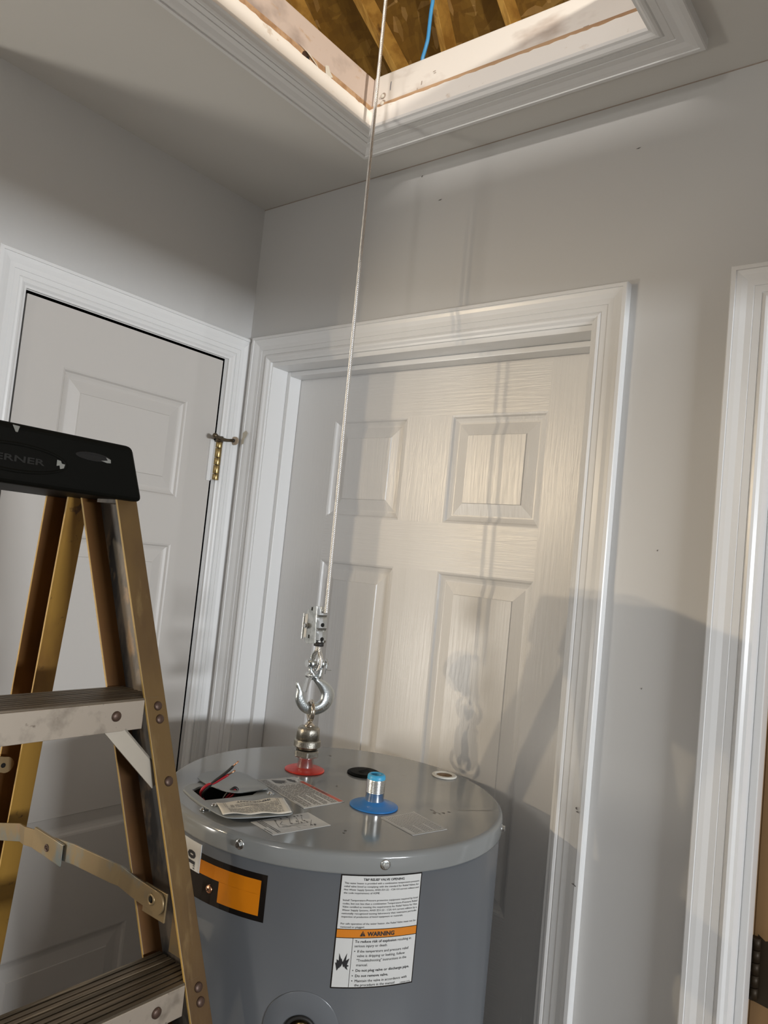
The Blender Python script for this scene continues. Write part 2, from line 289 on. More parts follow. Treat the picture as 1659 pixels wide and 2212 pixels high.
for x, z, w, h in ((.460,2.407,.004,.003), (.507,2.3475,.010,.0016), (.900,2.3480,.009,.0014), (.984,1.69,.0022,.0022), (.976,1.48,.0022,.0022)):
    m.add([(x, -.0006, z), (x+w*.5, -.0009, z+h*.7), (x+w, -.0006, z+h), (x+w*.6, -.0006, z-h*.4)], [(0, 3, 2, 1)])
obj('scuff_mark', m, M['mark'], wb)
wl = wall_holes('wall_left', [(-1.75, -.70, HC-.002), (-.5325, -.0685, 2.0555)], -1.92, 0, HC,
                lambda a, b, z0, z1: ((-.115, a, z0), (0, b, z1)), M['wall'])
st(wl, 'grey painted wall above the narrow closet door', 'wall')
# closet behind the narrow door stays dark
m = MB(); m.box((-.5, -.72, 0), (-.48, .0, 2.2)); obj('closet_back', m, M['gap'], wl)
m = MB(); m.box((1.95, -3.2, 2.0), (2.07, 0, HC)); m.box((1.95, -.12, 0), (2.07, 0, 2.0)); m.box((1.95, -3.6, 0), (2.07, -3.2, HC)); m.box((1.95, -3.2, 0), (2.07, -.12, .95))  # out of view; header and half wall shaped to cut the window light
st(obj('wall_right', m, M['wall']), 'unseen grey hall wall, header and half wall set to cut the window light', 'wall')
# ceiling with the attic hatch
HX0, HX1, HY0, HY1 = .440, .974, -1.52, -.148
m = MB()
for a, b in (((-3.2, HY1, 0), (4.2, .115, 0)), ((-3.2, -4.2, 0), (4.2, HY0, 0)), ((-3.2, HY0, 0), (HX0, HY1, 0)), ((HX1, HY0, 0), (4.2, HY1, 0))):
    m.box((a[0], a[1], HC), (b[0], b[1], HC+.0127))
st(obj('ceiling', m, M['ceil']), 'flat painted ceiling around the open attic hatch', 'ceiling')

# casing profile: (distance from outer edge, projection)
CP = [(0,0),(0,.0155),(.0015,.017),(.0072,.017),(.0076,.0150),(.0090,.0150),(.0150,.0138),(.0230,.0112),(.0318,.0108),(.0322,.0094),(.0335,.0100),(.0425,.0100),(.0430,.0086),(.0450,.0104),(.0485,.0112),(.0520,.0100),(.0560,.0066),(.0600,.0052),(.0600,0)]
def casing(name, label, mk, u0, u1, top, bottom=0, w=.060, legs=(1, 1), jamb=None):
    """mitred door casing; mk(u, z, h) -> 3D"""
    t = thing(name, label, 'door trim', kind='structure'); k = w/.060
    P = [(a*k, h) for a, h in CP]
    m = MB(); m.loft([[mk(u0+a, top-a, h) for a, h in P], [mk(u1-a, top-a, h) for a, h in P]]); obj('head_casing', m, M['trimh'], t)
    if legs[0]:
        m = MB(); m.loft([[mk(u0+a, bottom, h) for a, h in P], [mk(u0+a, top-a, h) for a, h in P]]); obj('side_casing', m, M['trim'], t)
    if legs[1]:
        m = MB(); m.loft([[mk(u1-a, bottom, h) for a, h in P], [mk(u1-a, top-a, h) for a, h in P]]); obj('side_casing', m, M['trim'], t)
    return t
t2 = casing('trim_2', 'white moulded casing around the six-panel back door', lambda u, z, h: (u, -h, z), .0249, .9113, 2.1178)
def jamb_parts(t, x0, x1, top, ys, stop_y, mats=('trim','trimh')):
    m = MB(); m.box((x0-.0115, 0, 0), (x0, .115, top)); obj('side_jamb', m, M['trim'], t)
    m = MB(); m.box((x1, 0, 0), (x1+.0115, .115, top)); obj('side_jamb', m, M['trim'], t)
    m = MB(); m.box((x0-.0115, 0, top), (x1+.0115, .115, top+.0115)); obj('head_jamb', m, M['trimh'], t)
    for a, b in ((x0, x0+.011), (x1-.011, x1)):
        m = MB(); m.box((a, stop_y[0], 0), (b, stop_y[1], top-.0001)); obj('door_stop', m, M['trim'], t, .0015)
    m = MB(); m.box((x0+.011, stop_y[0], top-.011), (x1-.011, stop_y[1], top)); obj('door_stop', m, M['trimh'], t, .0015)
jamb_parts(t2, .0873, .8500, 2.0485, 0, (.048, .084))
# scratches and chips on the right leg of that casing
m = MB()
for x, z, w, h in ((.8965,1.2835,.003,.0035), (.898,1.279,.004,.0022), (.9005,1.1715,.0045,.0018), (.9038,1.1700,.0035,.0014)):
    m.add([(x, -.0178, z), (x+w, -.0178, z-h*.3), (x+w*.7, -.0178, z+h), (x-w*.2, -.0178, z+h*.6)], [(0,1,2,3)])
obj('paint_chip', m, M['mark'], t2)
t1 = casing('trim_1', 'white moulded casing around the narrow closet door', lambda u, z, h: (h, u, z), -.5925, -.0020, 2.1158, w=.0585)
m = MB(); m.box((-.115, -.5440, 0), (-.0005, -.5325, 2.0555)); m.box((-.115, -.0685, 0), (-.0005, -.0570, 2.0555)); obj('side_jamb', m, M['trim'], t1)
m = MB(); m.box((-.115, -.5440, 2.0555), (-.0005, -.0570, 2.067)); obj('head_jamb', m, M['trim'], t1)
t3 = casing('trim_3', 'white moulded casing around the open doorway beside the camera', lambda u, z, h: (u, -h, z), 1.0665, 1.975, 2.1160)
jamb_parts(t3, 1.1265, 1.9150, 2.048, 0, (.036, .071))

# moulded doors ----------------------------------------------------------
def panel_mesh(u0, u1, z0, z1, mk):
    """raised panel inside a door opening; h is depth behind the face"""
    R = [(0,0),(.0035,.0012),(.0065,.0050),(.0115,.0070),(.0150,.0078),(.0175,.0078),(.0400,.0030),(.0412,.0012)]
    m = MB(); rings = [[mk(u0+a, z0+a, h), mk(u1-a, z0+a, h), mk(u1-a, z1-a, h), mk(u0+a, z1-a, h)] for a, h in R]
    m.loft(rings, 0, True, False); m.add(rings[-1], [(0,1,2,3)]); return m
def slab(parent, cols, rows, u0, u1, z0, z1, mk, th, mv, mh):
    """door slab with openings where the panels sit: stiles and rails at face level"""
    mv_, mh_ = MB(), MB()
    us = [u0]+[c for p in cols for c in p]+[u1]
    for i in range(0, len(us), 2):
        if i == 0 or i == len(us)-2: mv_.add([mk(us[i], z0, 0), mk(us[i+1], z0, 0), mk(us[i+1], z1, 0), mk(us[i], z1, 0)], [(0,1,2,3)])
        else:
            for a, b in rows: mv_.add([mk(us[i], a, 0), mk(us[i+1], a, 0), mk(us[i+1], b, 0), mk(us[i], b, 0)], [(0,1,2,3)])
    zs = [z0]+[c for p in rows for c in p]+[z1]
    for i in range(0, len(zs), 2):
        a, b = us[1], us[-2]
        mh_.add([mk(a, zs[i], 0), mk(b, zs[i], 0), mk(b, zs[i+1], 0), mk(a, zs[i+1], 0)], [(0,1,2,3)])
    c = [mk(u0, z0, 0), mk(u1, z0, 0), mk(u1, z1, 0), mk(u0, z1, 0)]; d = [mk(u0, z0, th), mk(u1, z0, th), mk(u1, z1, th), mk(u0, z1, th)]
    mv_.add(c+d, [(0,4,5,1),(1,5,6,2),(2,6,7,3),(3,7,4,0),(4,7,6,5)])
    obj('stile', mv_, mv, parent); obj('rail', mh_, mh, parent)
    for ca, cb in cols:
        for ra, rb in rows: obj('panel', panel_mesh(ca, cb, ra, rb, mk), mv, parent)
rows6 = [(.245, .846), (1.032, 1.6235), (1.7205, 1.9360)]
d2 = thing('door_2', 'white six-panel door behind the water heater, cable shadows on it', 'door', kind='structure')
slab(d2, [(.2195, .4222), (.5320, .7405)], rows6, .0905, .8468, .012, 2.0400, lambda u, z, h: (u, .085+h, z), .035, M['door'], M['doorh'])
d1 = thing('door_1', 'narrow white closet door behind the stepladder', 'door', kind='structure')
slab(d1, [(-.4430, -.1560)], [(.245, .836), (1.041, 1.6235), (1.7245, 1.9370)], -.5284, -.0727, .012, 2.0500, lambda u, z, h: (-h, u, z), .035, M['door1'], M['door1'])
h1 = lab(obj('hinge', MB().box((0.0002, -.0845, 1.7745), (.0035, -.0735, 1.866)), M['trim'], d1), 'aged brass hinge with painted leaf')
zz = [1.7765, 1.7905, 1.8105, 1.8275, 1.8490, 1.8630]
for i in range(5):
    m = MB(); m.cyl((.0125, -.0675, zz[i]+.0003), (.0125, -.0675, zz[i+1]-.0004), .0078, 18); obj('knuckle', m, M['brass'], h1, .0006)
m = MB(); m.box((.0035, -.0750, 1.7765), (.0115, -.0705, 1.863)); obj('hinge_leaf', m, M['trim'], h1)
m = MB(); m.tube([(.030, -.094, 1.872), (.024, -.080, 1.8715), (.018, -.066, 1.870), (.017, -.050, 1.8705), (.018, -.034, 1.873)], [.0040, .0040, .0046, .0036, .0034], 10)
m.cyl((.0125, -.0675, 1.862), (.0125, -.0675, 1.876), .0085, 16)
m.ball((.0305, -.0955, 1.8723), .0062, 12); m.ball((.0285, -.0905, 1.872), .0052, 10)
lab(obj('hinge_stop_arm', m, M['bronze'], d1), 'dark bronze hinge-pin door stop')
m = MB(); m.lathe([(.0095, 0), (.0098, .003), (.008, .006), (.0045, .0075)], (.0175, -.0285, 1.8735), (-.25, .97, .0), 16); obj('stop_bumper', m, M['amberrub'], d1)
m = MB(); m.ball((.0168, -.0318, 1.8733), .0045, 10); obj('stop_tip', m, M['blackrub'], d1)
# yellow smudge where the stop rubbed the next casing
sm_pts = [(.030, 1.893), (.041, 1.899), (.047, 1.893), (.043, 1.884), (.038, 1.880), (.036, 1.868), (.029, 1.866), (.0275, 1.876), (.031, 1.884)]
m = MB(); m.add([(x, -.0173, z) for x, z in sm_pts], [tuple(range(len(sm_pts)))]); obj('smudge', m, M['stain'], t2)
# the open door in the right-hand doorway, swung into the far room
d3 = thing('door_3', 'brown door swung open in the right-hand doorway', 'door', kind='structure')
m = MB(); m.box((1.128, .1235, .012), (1.163, .90, 2.04)); obj('door_leaf', m, M['brownroom'], d3, .002)
h3 = lab(obj('hinge', MB().box((1.1268, .075, 1.048), (1.1295, .112, 1.137)), M['hingedk'], d3), 'dark hinge seen edge on')
for i in range(5):
    m = MB(); m.cyl((1.1330, .1195, 1.0485+i*.0178), (1.1330, .1195, 1.0485+i*.0178+.0168), .0068, 14); obj('knuckle', m, M['hingedk'], h3)
m = MB(); m.add([(1.1345,.1232,1.044),(1.163,.1232,1.040),(1.164,.1232,1.062),(1.1655,.1232,1.10),(1.164,.1232,1.128),(1.155,.1232,1.138),(1.145,.1232,1.133),(1.1345,.1232,1.140)], [tuple(range(8))]); obj('hinge_leaf', m, M['hingedk'], h3)
m = MB(); m.box((.9, 2.5, 0), (4.2, 2.6, 2.5)); m.box((4.1, .115, 0), (4.2, 2.5, 2.5)); m.box((.9, .115, 2.44), (4.2, 2.5, 2.5)); m.box((.9, .2, 0), (.95, 2.5, 2.5))
st(obj('wall_far', m, M['brownwall']), 'dim tan wall of the room beyond the open doorway', 'wall')
m = MB(); m.box((.0, -.0009, HC-.0014), (1.9, .0, HC-.0002)); obj('joint_shade_line', m, M['dent_shade'], wb)  # thin dark strip: joint line with the corner's shade painted in
# ------------------------------------------------------------------ attic hatch
t4 = thing('trim_4', 'white moulded casing framing the attic hatch on the ceiling', 'hatch trim', kind='structure')
Wt = .065/.060; TP = [(a*Wt, h*1.06) for a, h in CP]
tx0, tx1, ty1, ty0 = .383, 1.031, -.0895, -1.58
def ring4(fn): return fn
for nm, A, B in (('back_casing', lambda a, h: (tx0+a, ty1-a, HC-h), lambda a, h: (tx1-a, ty1-a, HC-h)),
                 ('left_casing', lambda a, h: (tx0+a, ty1-a, HC-h), lambda a, h: (tx0+a, ty0+a, HC-h)),
                 ('right_casing', lambda a, h: (tx1-a, ty1-a, HC-h), lambda a, h: (tx1-a, ty0+a, HC-h)),
                 ('front_casing', lambda a, h: (tx0+a, ty0+a, HC-h), lambda a, h: (tx1-a, ty0+a, HC-h))):
    m = MB(); m.loft([[A(a, h) for a, h in TP], [B(a, h) for a, h in TP]]); obj(nm, m, M['trim'], t4)
fr = thing('attic_frame', 'two-by-four framing of the attic hatch with flaking white paint', 'framing', kind='structure')
JT = 2.5385
m = MB(); m.box((.3985, -1.75, HC+.0127), (.4365, .18, JT)); o = lab(obj('joist', m, M['jamb_dirty'], fr, .006, 3), 'left joist, pinkish flaking paint with knots')
m = MB(); m.box((.9775, -1.75, HC+.0127), (1.0155, .18, JT)); obj('joist', m, M['jamb_dirty'], fr, .006, 3)
m = MB(); m.box((.4375, -.1445, HC+.0127), (.9765, -.1065, JT)); obj('header', m, M['jamb_dirty2'], fr, .004, 3)
m = MB(); m.box((.4375, -1.565, HC+.0127), (.9765, -1.5265, JT)); obj('header', m, M['jamb_dirty2'], fr, .004, 3)
# bare wood shows in a band above the strip
m = MB(); m.box((.4363, -1.52, 2.455), (.4372, -.1455, 2.4815)); obj('bare_band', m, M['bare'], fr)
m = MB(); m.box((.4375, -.1453, 2.455), (.9765, -.1444, 2.4805)); obj('bare_band', m, M['bare'], fr)
def ragged(u0, u1, top, n, seed, amp, mk):
    r = random.Random(seed); m = MB(); top_v = []
    for i in range(n+1):
        top_v.append((u0+(u1-u0)*i/n, top+(r.uniform(-amp, amp) if r.random() > .35 else 0)))
    a = [mk(u0, 2.434, 0), mk(u1, 2.434, 0)]; 
    for h in (0, 1):
        vs = [mk(u, 2.434, h) for u, z in top_v]+[mk(u, z, h) for u, z in top_v]
        m.add(vs, [(i, i+1, n+2+i, n+1+i) for i in range(n)])
    vs = [mk(u, z, 0) for u, z in top_v]+[mk(u, z, 1) for u, z in top_v]; m.add(vs, [(i, i+1, n+2+i, n+1+i) for i in range(n)])
    return m
m = ragged(-1.52, -.146, 2.4665, 130, 4, .0011, lambda u, z, h: (.4432-.006*(1-h) if h else .4372, u, z)); obj('edge_strip', m, M['strip'], fr)
m = ragged(.4375, .9765, 2.4695, 60, 5, .0012, lambda u, z, h: (u, -.1515 if h else -.1452, z)); obj('edge_strip', m, M['strip'], fr)
m = ragged(-1.52, -.146, 2.4665, 60, 6, .0008, lambda u, z, h: (.9715 if h else .9772, u, z)); obj('edge_strip', m, M['strip'], fr)
# a splinter, a knot hole and nail heads
m = MB(); m.add([(.4385,-.345,2.4845),(.4400,-.330,2.4810),(.4400,-.305,2.4730),(.4400,-.290,2.4670),(.4385,-.296,2.4735),(.4385,-.315,2.4815)], [(0,1,2,3,4,5)]); obj('splinter', m, M['paperm'], fr)
m = MB(); m.add([(.4384,-.272,2.468),(.4384,-.262,2.469),(.4384,-.254,2.4745),(.4384,-.262,2.480),(.4384,-.268,2.488),(.4384,-.276,2.484)], [(0,1,2,3,4,5)]); obj('paint_flake', m, M['paperm'], fr)
m = MB(); m.lathe([(.0095, 0), (.008, .0006), (.0001, .0008)], (.4372, -.322, 2.4715), (1,0,0), 14); obj('knot', m, M['rivet'], fr)
m = MB(); m.lathe([(.004, 0), (.0038, .0004), (.0001, .0005)], (.4381, -.318, 2.4705), (1,0,0), 10); obj('knot_hole', m, M['hole'], fr)
for z in (2.4935, 2.4795):
    m = MB(); m.lathe([(.0042, 0), (.0042, .0016), (.0034, .0024), (.0001, .0027)], (.4640-.001*(z > 2.485), -.1450, z), (0,-1,0), 12); obj('nail_head', m, M['paperm'], fr)
    m = MB(); m.lathe([(.0062, 0), (.0060, .0003), (.0001, .0004)], (.4652-.001*(z > 2.485), -.1448, z+.0008), (0,-1,0), 9); obj('nail_dent', m, M['dent_shade'], fr)
m = MB()
for x, z, w, h in ((.5425,2.4785,.0016,.006), (.551,2.487,.002,.008), (.575,2.5035,.006,.0016), (.577,2.500,.005,.0014), (.857,2.477,.010,.005)):
    m.add([(x, -.1449, z), (x+w, -.1449, z+h*.1), (x+w*1.1, -.1449, z+h), (x+w*.2, -.1449, z+h*.95)], [(0,1,2,3)])
obj('scuff_mark', m, M['dent_shade'], fr)
m = MB(); m.add([(.4790, -.1452, 2.500), (.4803, -.1452, 2.500), (.4812, -.1452, 2.517), (.4800, -.1452, 2.517)], [(0,1,2,3)]); obj('pen_mark', m, M['pen'], fr)
# roof: sheathing on the 45 degree slope and rafters under it
rf = thing('roof', 'oriented strand board roof sheathing on pine rafters above the hatch', 'roof', kind='structure')
def rp(x, y, off=0.0): return Vector((x, y-off*.7071, 4.6-y-off*.7071))   # off: metres below the sheathing
m = MB(); k = .012
m.loft([[rp(-3.5, 2.6, -k-.09), rp(-3.5, -3.2, -k-.09), rp(-3.5, -3.2, -.09), rp(-3.5, 2.6, -.09)], [rp(4, 2.6, -k-.09), rp(4, -3.2, -k-.09), rp(4, -3.2, -.09), rp(4, 2.6, -.09)]])
obj('sheathing', m, M['sheath'], rf)
gz = lambda x: [(x, 2.3, HC+.013), (x, 2.3, 2.36), (x, -3.2, 7.75), (x, -4.3, 6.6), (x, -4.3, HC+.013)]
for x in (-3.4, 3.9):
    m = MB(); m.prism(gz(x), (.02, 0, 0)); obj('gable_light_block', m, M['sheath'], rf)  # unseen attic ends, added to keep ambient light out
m = MB(); m.box((-3.4, -4.32, HC), (3.9, -4.3, 7.9)); m.loft([[(-3.4, -3.2, 7.9), (-3.4, -4.3, 6.8), (-3.4, -4.3, 6.85), (-3.4, -3.2, 7.95)], [(3.9, -3.2, 7.9), (3.9, -4.3, 6.8), (3.9, -4.3, 6.85), (3.9, -3.2, 7.95)]]); obj('rear_light_block', m, M['sheath'], rf)  # unseen back closure, added to shut ambient light out of the attic
def rafter(p, q, w, dep=.13, label=None):
    """p, q: (x, y) of the middle of the bottom edge at two points of its run"""
    a = rp(*p); b = rp(*q); d = (b-a).normalized(); n = Vector((0, .7071, .7071)); s = d.cross(n).normalized()*(w/2)
    a = a-d*1.6; b = b+d*.9; n = n*.089
    m = MB(); m.loft([[a-s, a+s, a+s+n, a-s+n], [b-s, b+s, b+s+n, b-s+n]]); o = obj('rafter', m, M['rafterw'], rf, .002)
    if label: lab(o, label)
rafter((-.592, .834), (-.530, 1.023), .030, label='rafter nearest the cable')
rafter((-.280, .908), (-.296, 1.030), .024); rafter((-.026, .969), (-.018, 1.0325), .024)
rafter((.255, .95), (.26, 1.03), .024); rafter((-.90, .80), (-.86, 1.0), .030)
# ------------------------------------------------------------------ water heater
# drawn for a 48.5 cm tank, enlarged about the middle of its lid to the real 52 cm one
FIT = Matrix.Translation((.5798, -.2128, 1.2662)) @ Matrix.Scale(1.0708, 4) @ Matrix.Translation((-.632, .276, -1.290))
HX, HY, HR, ZT = .632, -.276, .2425, 1.290
def cyl3(th, z, off=0.0): return Vector((HX+(HR+off)*math.cos(th), HY+(HR+off)*math.sin(th), z))
wh = thing('water_heater', 'grey electric water heater standing in front of the six-panel door', 'water heater')
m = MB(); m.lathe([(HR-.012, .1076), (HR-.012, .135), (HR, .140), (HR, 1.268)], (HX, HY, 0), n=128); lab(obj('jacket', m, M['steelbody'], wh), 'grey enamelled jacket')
def lid():
    bm = bmesh.new(); N = 128
    prof = [(.2432, 1.2648), (.2448, 1.2652), (.2450, 1.2670), (.2450, 1.2835), (.2440, 1.2868), (.2418, 1.2890), (.2385, 1.2900)]
    rings = [[bm.verts.new((HX+r*math.cos(2*math.pi*i/N), HY+r*math.sin(2*math.pi*i/N), z)) for i in range(N)] for r, z in prof]
    for k in range(len(prof)-1):
        for i in range(N): bm.faces.new((rings[k][i], rings[k][(i+1)%N], rings[k+1][(i+1)%N], rings[k+1][i])).smooth = True
    hv = [bm.verts.new((x, y, ZT)) for x, y in D['hole']]
    es = [bm.edges.get((rings[-1][i], rings[-1][(i+1)%N])) for i in range(N)]+[bm.edges.new((hv[i], hv[(i+1)%len(hv)])) for i in range(len(hv))]
    bmesh.ops.triangle_fill(bm, edges=es, use_beauty=True, use_dissolve=False)
    bmesh.ops.recalc_face_normals(bm, faces=bm.faces)
    me = bpy.data.meshes.new('lid'); bm.to_mesh(me); bm.free(); return me
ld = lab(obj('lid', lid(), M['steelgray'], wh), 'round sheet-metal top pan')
m = MB(); hb = [Vector((x, y, ZT)) for x, y in D['hole']]; c = sum(hb, Vector())/len(hb)
lo = [c+(p-c)*1.02-Vector((0,0,.055)) for p in hb]; m.loft([hb, lo], 0, True, False); m.add(lo, [tuple(range(len(lo)))]); obj('wiring_well', m, M['hole'], wh)
for k, (th, z) in enumerate([tuple(p) for p in D['lidscrews']]+[(.43, 1.2745), (1.45, 1.2765), (2.6, 1.2765), (3.7, 1.2765)]):
    ax = Vector((math.cos(th), math.sin(th), 0)); p = Vector((HX, HY, z))+ax*.2448
    m = MB(); m.lathe([(.0062, 0), (.0062, .0008), (.0045, .0011)], p, ax, 16); m.lathe([(.0040, .001), (.0040, .0042), (.0034, .0048), (.0001, .0049)], p, ax, 6, smooth=False); obj('lid_screw', m, M['zinc'], wh)
# ports -------------------------------------------------------------------
def skirt_port(xy, mt, nm, R=.0315, HT=.0032):
    m = MB(); m.lathe([(R, .0004), (R, .0018), (R-.002, .0028), (.022, .0028+HT*.30), (.0165, .0028+HT*.70), (.0138, .0028+HT), (.0132, .0028+HT)], (xy[0], xy[1], ZT), n=48); return obj(nm, m, M[mt], wh)
def nipple(xy, z0, z1, thread0, nm, tilt=(0,0,1)):
    prof = [(.0131, 0), (.0131, thread0-z0)]; z = thread0-z0
    while z < z1-z0-.0012:
        prof += [(.0134, z+.0004), (.0122, z+.0012), (.0122, z+.0014)]; z += .00195
    prof += [(.0120, z1-z0), (.0100, z1-z0)]
    m = MB(); m.lathe(prof, (xy[0], xy[1], z0), tilt, 32, caps=False); return obj(nm, m, M['chrome'], wh)
hot, cold, anode, plug = [tuple(p) for p in D['ports']]
lab(skirt_port(hot, 'red', 'hot_collar'), 'red plastic collar of the hot outlet'); nipple(hot, ZT+.004, 1.322, 1.3105, 'hot_nipple')
lab(skirt_port(cold, 'blue', 'cold_collar', .0340, .0060), 'blue plastic collar of the cold inlet'); nipple(cold, ZT+.006, 1.3285, 1.3100, 'cold_nipple')
m = MB(); m.lathe([(.0128, 0), (.0128, .0025), (.0122, .0052), (.0108, .0066), (.0088, .0066), (.0080, .0050), (.0075, -.012)], (cold[0], cold[1], 1.3280), n=32, caps=False); lab(obj('dip_tube_liner', m, M['bluelt'], wh), 'light blue liner rim in the cold nipple')
m = MB(); m.lathe([(.0272, .0003), (.0272, .0022), (.0262, .0030), (.0235, .0032), (.0230, .0042), (.0225, .0042), (.0001, .0048)], (anode[0], anode[1], ZT), n=40)
ac = lab(obj('anode_cap', m, M['black'], wh), 'black plastic cap behind the blue inlet')
m = MB()
for i in range(4): m.box((anode[0]-.0035+i*.002, anode[1]-.010, ZT+.0047), (anode[0]-.0028+i*.002, anode[1]+.010, ZT+.0054))
obj('moulded_mark', m, M['hole'], ac)
m = MB(); m.lathe([(.0205, .0003), (.0205, .0020), (.0195, .0030), (.0150, .0034), (.0140, .0016), (.0001, .0012)], (plug[0], plug[1], ZT), n=36)
pc = lab(obj('foam_hole_plug', m, M['whitepl'], wh), 'white plug near the far rim'); m = MB(); m.lathe([(.0132, 0), (.0001, .0004)], (plug[0], plug[1], ZT+.0016), n=24); obj('plug_bottom', m, M['rust'], pc)
# junction plates -----------------------------------------------------------
def lifted(poly, z, th, hole=None):
    m = MB(); m.prism([(x, y, z) for x, y in poly], (0, 0, th)); return m
def ring_plate():
    """raised lip round the wiring opening: outer outline to hole outline"""
    bm = bmesh.new(); o = [bm.verts.new((x, y, ZT+.0022)) for x, y in D['rim']]; h = [bm.verts.new((x, y, ZT+.0022)) for x, y in D['hole']]
    es = [bm.edges.new((L_[i], L_[(i+1)%len(L_)])) for L_ in (o, h) for i in range(len(L_))]
    bmesh.ops.triangle_fill(bm, edges=es, use_beauty=True, use_dissolve=False)
    for L_, g in ((o, 1.03), (h, 1.0)):
        cx = sum(v.co.x for v in L_)/len(L_); cy = sum(v.co.y for v in L_)/len(L_)
        lo = [bm.verts.new((cx+(v.co.x-cx)*g, cy+(v.co.y-cy)*g, ZT-.001 if g == 1 else ZT+.0001)) for v in L_]
        for i in range(len(L_)): bm.faces.new((L_[i], L_[(i+1)%len(L_)], lo[(i+1)%len(L_)], lo[i]))
    bmesh.ops.recalc_face_normals(bm, faces=bm.faces)
    me = bpy.data.meshes.new('junction_rim'); bm.to_mesh(me); bm.free(); return me
obj('junction_rim', ring_plate(), M['plate'], wh)
m = MB(); pa = smooth_path([(x, y, 0) for x, y in D['plateA']]+[(*D['plateA'][0], 0)], 3)[:-1]
pz_ = [Vector((p.x, p.y, ZT+.0042+.012*max(0, (p.y+.41))*1.0)) for p in pa]; m.prism(pz_, (0, 0, .0012)); lab(obj('junction_cover', m, M['plate'], wh), 'loose blank cover plate swung back from the wiring opening')
m = MB(); pb = smooth_path([(x, y, 0) for x, y in D['plateB']]+[(*D['plateB'][0], 0)], 3)[:-1]
m.prism([Vector((p.x, p.y, ZT+.0048)) for p in pb], (0, 0, .0012)); lab(obj('junction_cover', m, M['plate'], wh), 'cover plate carrying the IMPORTANT slip')
for k, (x, y, z) in enumerate(((.6035, -.4872, ZT+.006), (.5225, -.4275, ZT+.0022), (.609, -.3935, ZT+.006), (.5955, -.4985, ZT+.0004))):
    m = MB(); m.lathe([(.0042, 0), (.0042, .0012), (.0026, .0014), (.0026, .0030), (.0001, .0034)], (x, y, z), n=14); obj('cover_screw', m, M['zinc'], wh)
for nm, key, r, mt in (('wire', 'wire_black', .0019, 'wireb'), ('wire', 'wire_red', .0019, 'wirer'), ('wire', 'loop_black', .0019, 'wireb'), ('wire', 'loop_red', .0017, 'wirer')):
    m = MB(); m.tube(smooth_path(D[key], 4), r, 10); w_ = obj(nm, m, M[mt], wh); w_['label'] = ('black' if mt == 'wireb' else 'red')+(' wire loop' if 'loop' in key else ' lead with bare copper end')
    if key+'_tip' in D:
        m = MB(); m.cyl(D[key+'_tip'][0], D[key+'_tip'][1], .0010, 8); obj('copper_end', m, M['copper'], w_)
m = MB(); rr = random.Random(9)
for x, y in D['specks']:
    n = rr.randint(5, 7); r0 = rr.uniform(.0012, .0026); m.add([(x+r0*rr.uniform(.6, 1.3)*math.cos(6.283*i/n), y+.8*r0*rr.uniform(.6, 1.3)*math.sin(6.283*i/n), ZT+.0003) for i in range(n)], [tuple(range(n))])
for i in range(9):
    x = .7755+.0022*i; y = -.2385-.0005*i+.0014*math.sin(i*1.3); m.add([(x, y, ZT+.0003), (x+.0026, y+.0003, ZT+.0003), (x+.0026, y+.0012, ZT+.0003), (x, y+.0010, ZT+.0003)], [(0,1,2,3)])
for i in range(10):
    x = .800+.0030*i; y = -.206+.0042*i+.0012*math.sin(i*2.1); m.add([(x, y, ZT+.0003), (x+.0032, y+.004, ZT+.0003), (x+.0028, y+.005, ZT+.0003), (x, y+.0011, ZT+.0003)], [(0,1,2,3)])
obj('dirt_speck', m, M['mark'], wh)['kind'] = 'stuff'
# labels on the lid ------------------------------------------------------------
def quadmap(q, z):
    """q: corners top-left, top-right, bottom-right, bottom-left; (x right 0..1, y up 0..1)"""
    q = [Vector((*p, z)) for p in q]
    def f(x, y, dz=0.0): return (q[3]*(1-x)+q[2]*x)*(1-y)+(q[0]*(1-x)+q[1]*x)*y+Vector((0,0,dz))
    return f
def flat_label(nm, q, label):
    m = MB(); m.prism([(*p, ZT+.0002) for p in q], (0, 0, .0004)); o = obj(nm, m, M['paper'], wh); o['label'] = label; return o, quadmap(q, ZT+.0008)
w = D['warn']   # A B C D: icon end A-B, red band B-C
wl_, f = flat_label('warning_label', [w[1], w[2], w[3], w[0]], 'white warning sticker with red band between the ports and the wiring')
m = MB(); m.add([f(.20,.88), f(.985,.88), f(.985,.985), f(.20,.985)], [(0,1,2,3)]); obj('red_band', m, M['redband'], wl_)
m = MB(); g = quadmap([w[1], w[2], w[3], w[0]], ZT+.0010); put_text(m, 'WARNING', g, .47, .90, .07, .26, .02); m.add([g(.40,.90), g(.45,.90), g(.425,.975)], [(0,1,2)]); obj('lettering', m, M['inkg'], wl_)
m = MB()
for i in range(13): greek(m, f, .27+(.0 if i % 3 else .02), .97, .82-i*.049, .022, i, 1.0 if i % 4 != 3 else .55)
for i in range(4): greek(m, f, .03, .97, .155-i*.037, .019, 40+i, 1 if i < 3 else .8)
for a, b in (((.235,.20),(.240,.86)), ((.02,.195),(.98,.203)), ((.02,.018),(.98,.024)), ((.018,.02),(.022,.86))): m.add([f(a[0],a[1]), f(b[0],a[1]), f(b[0],b[1]), f(a[0],b[1])], [(0,1,2,3)])
P_ = [(.05,.30),(.17,.28),(.215,.40),(.19,.42),(.215,.50),(.17,.50),(.19,.58),(.14,.55),(.12,.62),(.10,.52)]; m.add([f(*p) for p in P_], [tuple(range(len(P_)))])
P_ = [(.06,.70),(.10,.66),(.16,.68),(.21,.74),(.20,.82),(.17,.80),(.14,.84),(.11,.78),(.09,.80)]; m.add([f(*p) for p in P_], [tuple(range(len(P_)))])
obj('print', m, M['inkg'], wl_)
